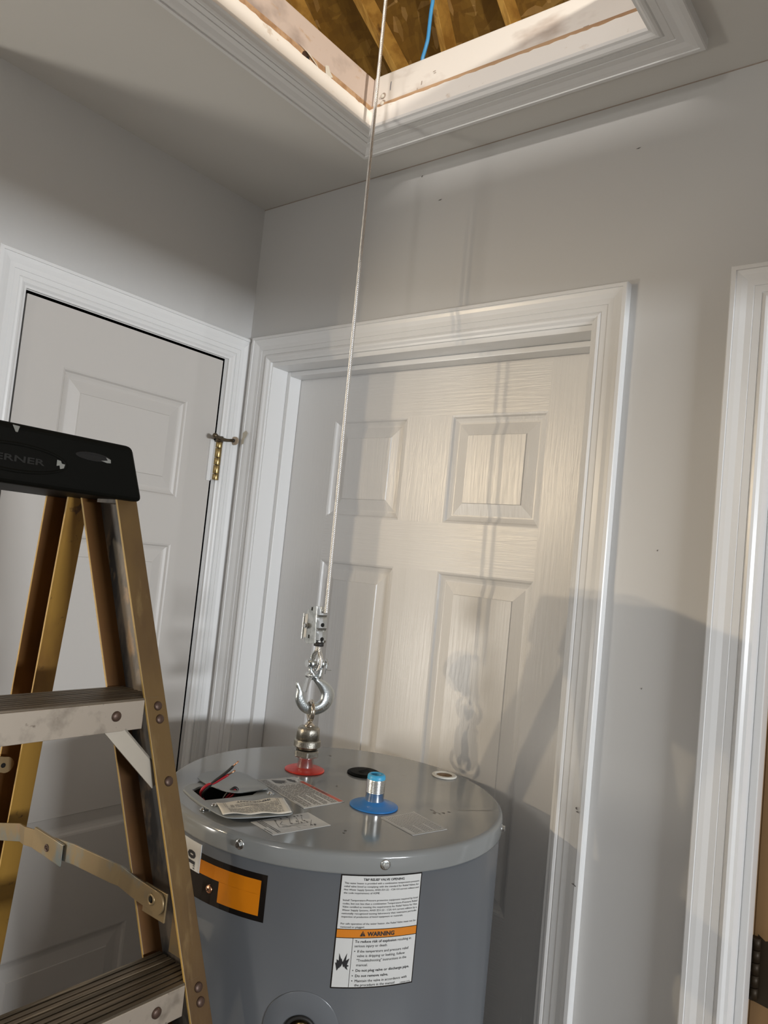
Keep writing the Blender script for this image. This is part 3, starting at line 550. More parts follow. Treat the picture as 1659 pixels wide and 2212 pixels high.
d_ = D['diag']; dl, f = flat_label('wiring_diagram', [d_[1], d_[2], d_[3], d_[0]], 'white wiring diagram sticker at the front of the lid')
m = MB()
for i in range(3): greek(m, f, .05, .92, .12-i*.035+.03, .017, 70+i, 1 if i < 2 else .5)
greek(m, f, .55, .92, .02, .014, 77)
def line(a, b, wd=.006):
    dx, dy = b[0]-a[0], b[1]-a[1]; L_ = math.hypot(dx, dy); nx, ny = -dy/L_*wd, dx/L_*wd*.6
    m.add([f(a[0]+nx, a[1]+ny), f(a[0]-nx, a[1]-ny), f(b[0]-nx, b[1]-ny), f(b[0]+nx, b[1]+ny)], [(0,1,2,3)])
for a, b in (((.22,.33),(.62,.25)), ((.62,.25),(.70,.42)), ((.45,.33),(.66,.40)), ((.30,.42),(.45,.33)), ((.62,.30),(.72,.62)), ((.72,.62),(.80,.66)), ((.30,.55),(.52,.48)), ((.52,.48),(.60,.60)), ((.60,.60),(.40,.66)), ((.20,.70),(.40,.66)), ((.20,.80),(.44,.72)), ((.44,.72),(.62,.78)), ((.50,.86),(.84,.70)), ((.15,.60),(.30,.55)), ((.74,.50),(.86,.52)), ((.62,.42),(.62,.70))): line(a, b)
for x, y in ((.20,.34),(.13,.46),(.10,.58),(.13,.70),(.12,.76),(.14,.82),(.52,.50),(.44,.62),(.55,.66),(.48,.74),(.60,.74),(.80,.80),(.84,.78),(.80,.74)): m.add([f(x-.035,y-.012), f(x+.035,y-.012), f(x+.035,y+.014), f(x-.035,y+.014)], [(0,1,2,3)])
obj('print', m, M['inkg'], dl)
s_ = D['sil']; sl, f = flat_label('instruction_label', [s_[1], s_[2], s_[3], s_[0]], 'white square instruction sticker beside the blue inlet')
m = MB()
for i in range(15): greek(m, f, .06, .94, .90-i*.058, .017, 100+i, 1 if i % 5 != 4 else .6)
for a, b in (((.03,.97),(.97,.976)), ((.03,.02),(.97,.026)), ((.02,.03),(.026,.97)), ((.974,.03),(.98,.97))): m.add([f(a[0],a[1]), f(b[0],a[1]), f(b[0],b[1]), f(a[0],b[1])], [(0,1,2,3)])
obj('print', m, M['inkg'], sl)
# loose paper slip ---------------------------------------------------------------
p_ = D['paper']; ps = [p_[2], p_[3], p_[0], p_[1]]; f0 = quadmap(ps, ZT+.0064)
def wave(x, y): return .0006+.0060*max(0, .42-x)**1.5*(1-y*.5)+.0018*math.sin(x*7+y*2)**2
def fp(x, y, dz=0.0): return f0(x, y, wave(x, y)+dz)
m = MB(); nx, ny = 20, 10; vs = [fp(i/nx, j/ny) for j in range(ny+1) for i in range(nx+1)]
m.add(vs, [(j*(nx+1)+i, j*(nx+1)+i+1, (j+1)*(nx+1)+i+1, (j+1)*(nx+1)+i) for j in range(ny) for i in range(nx)], 0, True)
sp = obj('instruction_slip', m, M['paperm']); tag(sp, 'wavy white IMPORTANT paper slip lying on the wiring cover plate', 'paper slip')
sm_ = sp.modifiers.new('thick', 'SOLIDIFY'); sm_.thickness = .0002; sm_.offset = -1
m = MB(); put_text(m, 'IMPORTANT', lambda x, y: fp(x, y, .0004), .22, .07, .10, .50, .02)
for i in range(9): greek(m, lambda x, y: fp(x, y, .0004), .14 if i < 4 else .10, .86 if i < 4 else .92, .26+i*.075, .020, 130+i, .96 if i != 3 else .5)
for x0, x1, y0, y1 in ((.10,.105,.03,.50), (.125,.130,.03,.50), (.875,.88,.03,.50), (.90,.905,.03,.50), (.13,.875,.43,.437)): m.add([fp(x0,y0,.0004), fp(x1,y0,.0004), fp(x1,y1,.0004), fp(x0,y1,.0004)], [(0,1,2,3)])
obj('print', m, M['inkg'], sp)
# side labels ------------------------------------------------------------------------
def curved(nm, th0, th1, z0, z1, mt, off=.0004, parent=None, label=None, n=12):
    m = MB(); A = [th0+(th1-th0)*i/n for i in range(n+1)]
    m.loft([[cyl3(a, z0, .0001), cyl3(a, z0, off), cyl3(a, z1, off), cyl3(a, z1, .0001)] for a in A]); o = obj(nm, m, mt if not isinstance(mt, str) else M[mt], parent or wh)
    if label: o['label'] = label
    return o
T0, T1, TZ1, TZ0 = -.8185, -.3985, 1.2640, 1.1350
TW = (T1-T0)*HR; TH = TZ1-TZ0
tp = curved('relief_valve_label', T0, T1, TZ0, TZ1, 'blackg', .0003, label='white T&P relief valve sticker with orange WARNING band and black border')
def tm(off): return lambda x, y: cyl3(T0+(T1-T0)*x, TZ1-TH*y, off)      # x right 0..1, y down 0..1
def trect(m, x0, x1, y0, y1, off, n=10):
    g = tm(off); A = [x0+(x1-x0)*i/n for i in range(n+1)]
    m.add([g(a, y0) for a in A]+[g(a, y1) for a in A], [(i, i+1, n+2+i, n+1+i) for i in range(n)])
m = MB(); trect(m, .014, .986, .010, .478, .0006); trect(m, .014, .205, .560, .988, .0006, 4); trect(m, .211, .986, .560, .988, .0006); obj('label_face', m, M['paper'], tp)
m = MB(); trect(m, .014, .986, .484, .554, .0006); lab(obj('warning_band', m, M['orange'], tp), 'orange band')
m = MB(); g = tm(.0009); fx = lambda x, y: g(x, -y)
def tl(s, y, x0=.055, x1=.955, h=.0165, b=0.0): put_text(m, s, fx, x0, -y, h, (x1-x0) if x1 else None, b)
def tl2(s, y, x0, h, b=0.0): put_text(m, s, lambda x, yy: g(x0+(x-x0)*TH/TW, -yy), x0, -y, h, None, b)
tl('T&P RELIEF VALVE OPENING', .049, .265, .765, .021, .02)
for s, y, x1 in (('This water heater is provided with a combination temperature-pressure', .081, .965), ('relief valve listed as complying with the standard for Relief Valves for', .110, .965),
    ('Hot Water Supply Systems, ANSI Z21.22 - CSA 4.4 current edition and', .139, .965), ('the code requirements of ASME.', .168, .475),
    ('Install Temperature-Pressure protective equipment required by local', .232, .965), ('codes, but not less than a combination Temperature-Pressure Relief', .262, .965),
    ('Valve certified as meeting the requirements for Relief Valves for Hot', .291, .965), ('Water Supply Systems, ANSI Z21.22 - CSA 4.4 current edition by a', .320, .965),
    ('nationally recognized testing laboratory that maintains periodic', .349, .965), ('inspection of production of listed equipment or materials.', .378, .790),
    ('For safe operation of the water heater, the Relief Valve must not be', .439, .965), ('removed or plugged.', .468, .330)): tl(s, y, .05, x1)
tl('WARNING', .540, .370, .700, .038, .035)
for P_ in ([(.285,.541),(.350,.541),(.3175,.494)],): m.add([g(*p) for p in P_], [(0,1,2)])
for s, y, x0, x1, b in (('To reduce risk of explosion', .598, .235, .735, .014), ('resulting in', .598, .750, .925, 0), ('serious injury or death', .637, .235, .620, 0), ('If the temperature and pressure relief', .684, .275, .905, 0), ('valve is dripping or leaking, follow', .724, .275, .860, 0),
    ('"Troubleshooting" instructions in the', .764, .275, .885, 0), ('manual.', .804, .275, .410, 0), ('Do not plug valve or discharge pipe.', .852, .275, .935, .014), ('Do not remove valve.', .899, .275, .670, .014),
    ('Maintain the valve in accordance with', .943, .275, .915, 0), ('the procedure in the manual.', .980, .275, .770, 0)): tl(s, y, x0, x1, .0235, b)
for y in (.676, .844, .891, .935): m.add([g(.242+.0062*math.cos(6.283*i/8), y-.004+.0050*math.sin(6.283*i/8)) for i in range(8)], [tuple(range(8))])
tl('100361272', .984, .835, .965, .012)
B_ = [(.055,.845),(.040,.800),(.030,.775),(.048,.792),(.045,.745),(.070,.775),(.068,.690),(.092,.755),(.100,.735),(.112,.765),(.128,.755),(.158,.690),(.150,.765),(.190,.735),(.168,.790),(.192,.800),(.168,.810),(.180,.838),(.150,.822),(.146,.792),(.128,.815),(.112,.782),(.098,.812),(.080,.785),(.082,.822),(.062,.802)]
cc = (.112, .775); m.add([g(*cc)]+[g(*p) for p in B_], [(0, i+1, (i+1) % len(B_)+1) for i in range(len(B_))])
obj('lettering', m, M['ink'], tp)
m = MB(); g2 = tm(.0012); m.add([g2(.3145,.503), g2(.3205,.503), g2(.3190,.525), g2(.3160,.525)], [(0,1,2,3)]); m.add([g2(.3145,.530), g2(.3205,.530), g2(.3205,.536), g2(.3145,.536)], [(0,1,2,3)]); obj('exclamation', m, M['orange'], tp)
# orange decal with black border on the left
od = curved('energy_decal', -1.95, -1.1760, 1.1962, 1.2505, 'blackg', .0003, label='black bordered orange decal wrapping the left side')
m = MB()
def crect(m, a, b, z0, z1, off, n=8):
    A = [a+(b-a)*i/n for i in range(n+1)]; m.add([cyl3(t, z0, off) for t in A]+[cyl3(t, z1, off) for t in A], [(i, i+1, n+2+i, n+1+i) for i in range(n)])
crect(m, -1.95, -1.2065, 1.2268, 1.2432, .0006); crect(m, -1.450, -1.2065, 1.2026, 1.2268, .0006); obj('orange_panel', m, M['orangeb'], od)
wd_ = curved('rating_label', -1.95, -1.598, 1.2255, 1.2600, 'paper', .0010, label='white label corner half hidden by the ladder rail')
m = MB()
def rot_text(s, th, z, h, wid, b=0.0):   # reads upward, letters' tops to the left
    put_text(m, s, lambda x, y: cyl3(th-y/HR, z+x, .0014), 0, 0, h, wid, b)
rot_text('10', -1.643, 1.2325, .0150, .0160, .06); rot_text('ss', -1.637, 1.2270, .0055, .0052); obj('lettering', m, M['ink'], wd_)
th, z = D['accscrew'][0]; ax = Vector((math.cos(th), math.sin(th), 0)); p = Vector((HX, HY, z))+ax*(HR+.0003)
m = MB(); m.lathe([(.0052, 0), (.0050, .0010), (.0036, .0020), (.0001, .0024)], p, ax, 20); sc = lab(obj('access_screw', m, M['copper'], wh), 'small cross-head screw in the decal')
m = MB(); tv = Vector((-ax.y, ax.x, 0)); q = p+ax*.0025
for a, b in ((tv+Vector((0,0,1)), tv-Vector((0,0,1))),):
    for u, v in ((a, b), (b, a)):
        u = u.normalized()*.0026; v = v.normalized()*.0005; m.add([q-u-v, q+u-v, q+u+v, q-u+v], [(0,1,2,3)])
obj('cross_slot', m, M['hole'], sc)
# relief valve opening boss
bth, bz = -.9400, 1.0840; ax = Vector((math.cos(bth), math.sin(bth), 0))
def bossring(prof, n=40):
    return [[cyl3(bth+r*math.cos(6.2832*i/n)/HR, bz+r*math.sin(6.2832*i/n), h) for i in range(n)] for r, h in prof]
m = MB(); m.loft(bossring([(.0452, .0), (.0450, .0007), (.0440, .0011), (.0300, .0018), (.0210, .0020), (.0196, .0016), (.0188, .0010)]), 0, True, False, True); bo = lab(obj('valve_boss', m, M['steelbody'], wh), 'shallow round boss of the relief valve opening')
m = MB(); m.loft(bossring([(.0188, .0010), (.0186, .0046), (.0165, .0050), (.0150, .0040), (.0146, .0012)]), 0, True, False, True); obj('grommet', m, M['blackrub'], bo)
m = MB(); m.loft(bossring([(.0146, .0010), (.006, .0014), (.0005, .0015)]), 0, True, True, True); obj('threaded_plug', m, M['brass'], bo)
# ------------------------------------------------------------------ lifting gear
P0 = Vector((.5398, -.2508, 0)); E1 = Vector((.2501, .9682, 0)); E2 = Vector((.9682, -.2501, 0))
def L3(a, b, z): return P0+E1*a+E2*b+Vector((0, 0, z))
lf = thing('pipe_fitting', 'galvanised pipe cap with eye bolt screwed on the red hot outlet', 'pipe fitting')
def hexring(r, z, rot=0.0, soft=0.0, n=48, sides=6):
    out = []
    for i in range(n):
        t = 2*math.pi*i/n; s = ((t-rot) % (2*math.pi/sides))-math.pi/sides
        rh = r*math.cos(math.pi/sides)/math.cos(s); out.append(P0+Vector((math.cos(t)*(rh*(1-soft)+r*.93*soft), math.sin(t)*(rh*(1-soft)+r*.93*soft), z)))
    return out
m = MB(); m.loft([hexring(.0200, 1.3125, .3), hexring(.0212, 1.3135, .3), hexring(.0212, 1.3213, .3), hexring(.0200, 1.3226, .3)], smooth=False)
lab(obj('bushing', m, M['castiron'], lf), 'hexagon bushing under the cap')
pr = [(.0150, 1.3237)]
for i in range(3): pr += [(.0166, 1.3247+i*.0021), (.0150, 1.3258+i*.0021)]
m = MB(); m.lathe([(r, z) for r, z in pr]+[(.0150, 1.3310)], (P0.x, P0.y, 0), n=36); obj('dark_thread', m, M['bronze'], lf)
m = MB(); m.loft([[P0+Vector((r*math.cos(6.2832*i/48), r*math.sin(6.2832*i/48), z)) for i in range(48)] for r, z in ((.0165, 1.3278), (.0205, 1.3280), (.0213, 1.3290), (.0213, 1.3372), (.0206, 1.3386), (.0185, 1.3392))])
m.loft([hexring(.0194, 1.3388, .1, .35, sides=8), hexring(.0190, 1.3515, .1, .35, sides=8)]+[[P0+Vector((r*math.cos(6.2832*i/48), r*math.sin(6.2832*i/48), z)) for i in range(48)] for r, z in ((.0176, 1.3560), (.0148, 1.3587), (.008, 1.3597))], smooth=True)
obj('cap', m, M['castiron'], lf)
m = MB(); c = L3(0, 0, 1.3833); R_ = .0148; EV = Vector((.84, -.54, 0)).normalized()
m.tube([c+EV*(R_*math.sin(t))-Vector((0,0,R_*math.cos(t))) for t in [2*math.pi*i/32 for i in range(33)]], .0033, 12, caps=False)
m.lathe([(.0085, 0), (.0088, .0018), (.0062, .0040), (.0040, .0075)], (P0.x, P0.y, 1.3593), n=24)
lab(obj('eye', m, M['nickel'], lf), 'nickel plated eye bolt')
# hook -------------------------------------------------------------------------
hk = thing('lifting_hook', 'forged zinc clevis slip hook holding the eye bolt above the heater', 'hook')
def hook_body():
    ins, outs = D['hook_in'], D['hook_out']; a = smooth_path([(*p, 0) for p in ins], 4); b = smooth_path([(*p, 0) for p in outs], 4); rings = []
    n = len(a)
    for i, (p, q) in enumerate(zip(a, b)):
        c = (p+q)/2; w = (q-p)/2; hw = w.length; t = i/(n-1)
        th = max(.0022, min(.0062, hw*1.0)) if t > .08 else .0050
        ring = []
        for k in range(20):
            s = 2*math.pi*k/20; cx = math.copysign(abs(math.cos(s))**.8, math.cos(s)); sy = math.copysign(abs(math.sin(s))**.8, math.sin(s))
            pt = c+w*cx; ring.append(L3(pt.x, th*sy*(1-.22*cx), pt.y))
        rings.append(ring)
    m = MB(); m.loft(rings, 0, True, True, True); return m
obj('hook_body', hook_body(), M['zincr'], hk)
pa, pz = (D['hook_in'][0][0]+D['hook_out'][0][0])/2, D['hook_in'][0][1]
PZ = D['pin'][0][1]-.0008; PA = .5*(D['pin'][2][0]+D['pin'][3][0])
for sgn in (-1, 1):
    m = MB(); ea = PA+sgn*.0098
    m.tube([L3(pa+sgn*.0030, 0, pz-.003), L3(pa+sgn*.0062, 0, pz+.003), L3(ea, 0, PZ-.011), L3(ea, 0, PZ-.006)], [.0050, .0046, .0036, .0034], 12)
    m.lathe([(.0068, -.0030), (.0078, -.0016), (.0078, .0016), (.0068, .0030)], L3(ea, 0, PZ), E1, 24); obj('clevis_ear', m, M['zincr'], hk)
m = MB(); m.cyl(L3(PA-.0150, 0, PZ), L3(PA+.0205, 0, PZ), .0037, 16); m.cyl(L3(PA-.0178, 0, PZ), L3(PA-.0140, 0, PZ), .0058, 20); m.cyl(L3(PA+.0160, 0, PZ), L3(PA+.0212, 0, PZ), .0040, 16)
lab(obj('clevis_pin', m, M['zinc'], hk), 'clevis pin through both ears')
m = MB(); m.tube([L3(PA+.0180, .001, PZ+.0075), L3(PA+.0192, .002, PZ+.0062), L3(PA+.0178, .003, PZ+.003), L3(PA+.0170, .004, PZ-.006), L3(PA+.0160, .004, PZ-.0165)], .00065, 6)
m.tube([L3(PA+.0180, .001, PZ+.0075), L3(PA+.0165, 0, PZ+.0060), L3(PA+.0180, .004, PZ+.002), L3(PA+.0182, .004, PZ-.0095), L3(PA+.0275, .004, PZ-.0105)], .00065, 6); obj('cotter_pin', m, M['galv'], hk)
la = D['latch']; m = MB()
for b0 in (-.0048, .0040): m.prism([L3(la[0][0]-.0030, b0, la[0][1]), L3(la[1][0], b0, la[1][1]), L3(la[1][0]+.0024, b0, la[1][1]-.0003), L3(la[0][0]-.0002, b0, la[0][1]-.012), L3(la[0][0]+.0036, b0, la[0][1]-.003)], E2*.0008)
m.prism([L3(la[0][0]-.0022, -.0048, la[0][1]+.001), L3(la[1][0], -.0048, la[1][1]), L3(la[1][0]+.0010, -.0048, la[1][1]), L3(la[0][0]-.001, -.0048, la[0][1])], E2*.0096)
m.lathe([(.0048, -.0050), (.0050, -.0046), (.0050, .0046), (.0048, .0050)], L3(la[0][0], 0, la[0][1]), E2, 20); lt = obj('latch', m, M['zinc'], hk)
m = MB(); m.ball(L3(la[0][0], .0054, la[0][1]), .0030, 12); obj('latch_rivet', m, M['galv'], lt)
m = MB(); tp_ = [Vector((*p, 0)) for p in D['hooktext']]
def along(x):   # x 0..1 along the arc
    x = max(0, min(.9999, x))*(len(tp_)-1); i = int(x); t = x-i; p = tp_[i]*(1-t)+tp_[i+1]*t; d = (tp_[i+1]-tp_[i]).normalized(); return p, d
def ht(x, y):
    p, d = along(x); n = Vector((-d.y, d.x, 0)); q = p+n*(y-.0012); return L3(q.x, .0062, q.y)
put_text(m, 'HIGH TEST', ht, .0, 0, .0042, 1.0, .03); obj('raised_lettering', m, M['bronze'], hk)
# pulley block -----------------------------------------------------------------
pb_ = thing('pulley_block', 'galvanised pulley block with stepped spine hanging on the cable', 'pulley')
sp_ = D['spine']; zt, zb = sp_[0][1], sp_[2][1]; a0, a1 = sp_[4][0], sp_[4][0]+.0185
def lean(z): return (sp_[2][0]-sp_[0][0])*(z-zt)/(zb-zt)-(sp_[4][0]-sp_[0][0])
segs = [zt, sp_[4][1], sp_[5][1], zb]
for i in range(3):
    m = MB(); h = segs[i]-segs[i+1]; rings = []
    for t in (0, .06, .25, .75, .97, 1):
        z = segs[i]-h*t; bul = .0016+.0012*math.sin(math.pi*t) if t < .97 else .0002; o_ = lean(z)
        rings.append([L3(a0+o_-.0004, -.004, z), L3(a0+o_-.0004, .000, z), L3(a0+o_+.0035, bul, z), L3(a0+o_+.010, bul+.0006, z), L3(a1+o_, bul, z), L3(a1+o_, -.004, z)])
    m.loft(rings, 0, True, True, False); obj('spine_segment', m, M['zinc'], pb_, .0004)
for k, (a, z) in enumerate(D['holes']):
    m = MB(); m.lathe([(.0034, 0), (.0032, .0003), (.0001, .0004)], L3(a0+lean(z)+.0098, .0030, z), E2, 18); obj('spine_hole' if k else 'spine_screw', m, M['hole'] if k else M['zinc'], pb_)
pl = D['plate']; pmin = pl[0][1]
for a_off in (a0-.0002, a0+.0150):
    pts = smooth_path([(*p, 0) for p in pl], 3)
    m = MB(); m.prism([L3(a_off+lean(p.y)*.0, -p.x, p.y) for p in pts], -E1*.0015); sd = obj('side_plate', m, M['galv'], pb_, .0003)
    if a_off < a0:
        for q in ((.0150, zt-.0055), (.0165, zb+.0085)):
            m = MB(); m.prism([L3(a_off-.0017, -q[0]-x, q[1]+z) for x, z in ((-.0016, -.0028), (.0016, -.0028), (.0016, .0028), (-.0016, .0028))], -E1*.0002); obj('slot', m, M['hole'], sd)
        c2 = D['platenut'][0]
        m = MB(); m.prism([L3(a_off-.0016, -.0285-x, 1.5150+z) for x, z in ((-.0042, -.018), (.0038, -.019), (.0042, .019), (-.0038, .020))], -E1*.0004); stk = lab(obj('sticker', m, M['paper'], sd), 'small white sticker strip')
        m = MB(); m.prism([L3(a_off-.0018, -.0352-x, 1.514+z) for x, z in ((-.0012, -.021), (.0012, -.021), (.0012, .021), (-.0012, .021))], -E1*.0026); obj('stiffening_rib', m, M['zinc'], sd, .0004)
        m = MB(); m.lathe([(.0052, 0), (.0052, .0030), (.0034, .0032), (.0034, .0060), (.0001, .0064)], L3(a_off-.0015, -.0235, c2[1]), -E1, 6, smooth=False); obj('axle_nut', m, M['zinc'], sd)
m = MB(); cz = D['platenut'][0][1]
m.lathe([(.0205, -.0062), (.0215, -.0060), (.0172, -.0012), (.0172, .0012), (.0215, .0060), (.0205, .0062)], L3((a0+a0+.015)/2-.0005, -.0225, cz), E1, 40); lab(obj('sheave', m, M['blackrub'], pb_), 'dark sheave between the plates')
m = MB(); m.lathe([(.0065, 0), (.0075, .0005), (.0075, .0018), (.0030, .0022)], L3(a0+.0165, -.0225, cz), E1, 24); obj('axle_head', m, M['zinc'], pb_)
# rope: helical strands ----------------------------------------------------------
def rope_mesh(path, rr=.0021, rs=.00118, strands=6, pitch=.021, n=6):
    pts = [Vector(p) for p in path]; L_ = [0]
    for p, q in zip(pts, pts[1:]): L_.append(L_[-1]+(q-p).length)
    step = pitch/12; N = int(L_[-1]/step); m = MB(); fr_ = []; up = None; j = 0
    for i in range(N+1):
        s = L_[-1]*i/N
        while j < len(L_)-2 and L_[j+1] < s: j += 1
        t = (s-L_[j])/(L_[j+1]-L_[j]); c = pts[j].lerp(pts[j+1], t); d = (pts[j+1]-pts[j]).normalized()
        if up is None: up = d.orthogonal().normalized()
        up = (up-d*up.dot(d)).normalized(); fr_.append((c, up.copy(), d.cross(up), s))
    for k in range(strands):
        m.tube([c+u*(rr*math.cos(s/pitch*6.2832+k*6.2832/strands))+w*(rr*math.sin(s/pitch*6.2832+k*6.2832/strands)) for c, u, w, s in fr_], rs, n)
    return m
CA, CB = Vector(D['cable'][0]), Vector(D['cable'][2])
cb = thing('hoist_cable', 'twisted steel hoist cable hanging from the attic hatch', 'cable')
CA2 = L3((CA-P0).dot(E1), (CA-P0).dot(E2)-.004, CA.z-.004)
obj('cable_run', rope_mesh([CA+(CA-CB).normalized()*.010, CB]), M['rope'], cb)
# rope eye and thimble inside the clevis
co = D['collar']; ca = (co[0][0]+co[1][0])/2; cz0 = co[0][1]
loop = [L3(ca+.001, 0, cz0+.006), L3(ca, .0045, cz0-.010), L3(PA, .0112, PZ+.012), L3(PA, .0118, PZ+.001), L3(PA, .0060, PZ-.0088), L3(PA, -.0060, PZ-.0088), L3(PA, -.0118, PZ+.001), L3(PA, -.0112, PZ+.012), L3(ca, -.0045, cz0-.010), L3(ca-.001, 0, cz0+.006)]
obj('cable_eye', rope_mesh(smooth_path(loop, 5), .0019, .00108), M['rope'], cb)
for o_ in (-.0036, .0036):
    m = MB(); m.tube(smooth_path([p+E1*o_+(L3(PA, 0, PZ+.006)-p)*.10 for p in loop[1:-1]], 4), .0011, 8); obj('thimble_flange', m, M['zinc'], cb)
m = MB(); m.lathe([(.0072, -.0030), (.0080, -.0026), (.0080, .0030), (.0070, .0034)], L3(ca, 0, cz0), (0,0,1), 24); lab(obj('rubber_collar', m, M['blackrub'], cb), 'black rubber collar under the pulley block')
FIT = None
# ------------------------------------------------------------------ blue cable in the attic
m = MB(); m.tube(smooth_path([(.5010, -.060, 2.5440), (.5060, -.085, 2.553)]+[tuple(p) for p in D['blue']], 4), .0036, 10)
tag(obj('blue_cable', m, M['bluecable']), 'bright blue cable running up behind the hatch header', 'cable')
# ------------------------------------------------------------------ stepladder
LY = -.766           # middle of the ladder
ZC = 1.676           # underside of the cap
sl_ = thing('stepladder', 'worn yellow-brown fibreglass stepladder with black cap beside the heater', 'ladder')
def fx_(z): return .523+.296*(ZC-z)          # front face of the front rails
def yo(z): return .165+.110*(ZC-z)           # half width, outer face of the webs
def rx(z): return .4165-.3045*(ZC-z)         # front face of the rear rails
def channel(name, xf, zs, depth, flange, side, front_mat, back_mat, web_mat, inset=0.0, th=.0025):
    """C-channel open towards the ladder's middle; parts: web and two flanges"""
    root = None
    def P(z, x, y): return (xf(z)+x, LY+side*(yo(z)-inset-y), z)
    m = MB(); m.loft([[P(z, 0, 0), P(z, 0, flange), P(z, -th, flange), P(z, -th, 0)] for z in zs]); a = obj(name, m, front_mat, sl_, .0008)
    m = MB(); m.loft([[P(z, -th, 0), P(z, -th, th), P(z, -depth+th, th), P(z, -depth+th, 0)] for z in zs]); obj('web', m, web_mat, a)
    m = MB(); m.loft([[P(z, -depth+th, 0), P(z, -depth+th, flange), P(z, -depth, flange), P(z, -depth, 0)] for z in zs]); obj('rear_flange', m, back_mat, a, .0008)
    m = MB()
    for x in (0, -depth+th): m.loft([[P(z, x+.0002, flange-.0002), P(z, x+.0002, flange+.0004), P(z, x-th-.0002, flange+.0004), P(z, x-th-.0002, flange-.0002)] for z in zs])
    lab(obj('flange_edge', m, M['fibedge'], a), 'bright worn flange edges'); return a
ft = {}
for side in (1, -1):
    ft[side] = channel('front_rail', fx_, [1.700, 1.2, .7, .012], .083, .0290, side, M['fib'], M['fibd'], M['web'])
    channel('rear_rail', rx, [1.700, 1.2, .80, .50], .058, .0300, side, M['fiby'], M['fibd'], M['fibd'], .003)
    m = MB(); m.box((fx_(0)-.09, LY+side*(yo(0)+.003), 0), (fx_(0)+.012, LY+side*(yo(0)-.034), .030)); obj('rubber_foot', m, M['blackrub'], ft[side], .003)
# cap
m = MB(); cx0, cx1 = .345, .5405
def capring(z, g): return [(cx0-g, LY-.163-.0+(z-ZC)*.31-g*0, z), (cx1+g-(z-ZC)*.02, LY-.163+(z-ZC)*.31, z), (cx1+g-(z-ZC)*.02, LY+.163-(z-ZC)*.31, z), (cx0-g, LY+.163-(z-ZC)*.31, z)]
m.loft([capring(ZC, 0), capring(ZC+.0675, -.002)]); cap = lab(obj('top_cap', m, M['black'], sl_, .0075, 4), 'black plastic top cap')
m = MB(); cyv, czv = LY-.002, 1.7055
def capf(y, z, h): return (cx1-(z-ZC)*.02-.0001*0+h-(z-ZC)*.03, cyv+y, z)
n = 40; rings = []
for ry, rz, h in ((.0600, .0170, -.001), (.0592, .0164, .0012), (.0560, .0138, .0012), (.0545, .0126, -.0002)):
    rings.append([capf(ry*math.cos(6.2832*i/n), czv+rz*math.sin(6.2832*i/n), h) for i in range(n)])
m.loft(rings, 0, True, False, True); em = obj('oval_emblem', m, M['black'], cap)
m = MB(); put_text(m, 'WERNER', lambda x, y: capf(x, czv-.0045+y, .0008), -.0440, 0, .0070, .076, .02); obj('lettering', m, mat('dull_emblem_print', (.013, .0125, .011), .5, spec=.2), em)
m = MB(); m.add([capf(.0455, czv+.005, .0014), capf(.050, czv+.0045, .0014), capf(.0515, czv+.0015, .0014), capf(.0555, czv+.001, .0014), capf(.0545, czv-.0035, .0014), capf(.050, czv-.005, .0014), capf(.049, czv-.001, .0014), capf(.0455, czv-.002, .0014)], [tuple(range(8))]); obj('paint_spot', m, M['greyspot'], em)
m = MB(); m.loft([[capf(.090+a*math.cos(t), 1.7255+b*math.sin(t)-.004, h) for t in [6.2832*i/20 for i in range(20)]] for a, b, h in ((.0230, .0052, .0002), (.0222, .0046, .0008), (.0200, .0028, .0008), (.0195, .0024, .0001))], 0, True, True, True); obj('tool_slot', m, M['hole'], cap)
m = MB(); m.add([capf(0.1065, 1.7235, .001), capf(0.1130, 1.7215, .001), capf(0.1135, 1.7175, .001), capf(0.1085, 1.7170, .001), capf(0.1005, 1.7185, .001), capf(0.1090, 1.7200, .001)], [tuple(range(6))]); obj('worn_edge', m, M['greyspot'], cap)
m = MB(); m.add([(cx1-.0035, LY-.010, 1.7405), (cx1-.0030, LY-.002, 1.7400), (cx1-.0012, LY-.0045, 1.7330), (cx1-.0010, LY-.007, 1.7330)], [(0,1,2,3)]); obj('paint_drip', m, M['greyspot'], cap)
for sd in (1, -1):
    m = MB(); m.box((fx_(1.66)-.050, LY+sd*.137, 1.6715), (fx_(1.66)-.006, LY+sd*.1625, 1.690)); obj('cap_bracket', m, M['web'], cap)
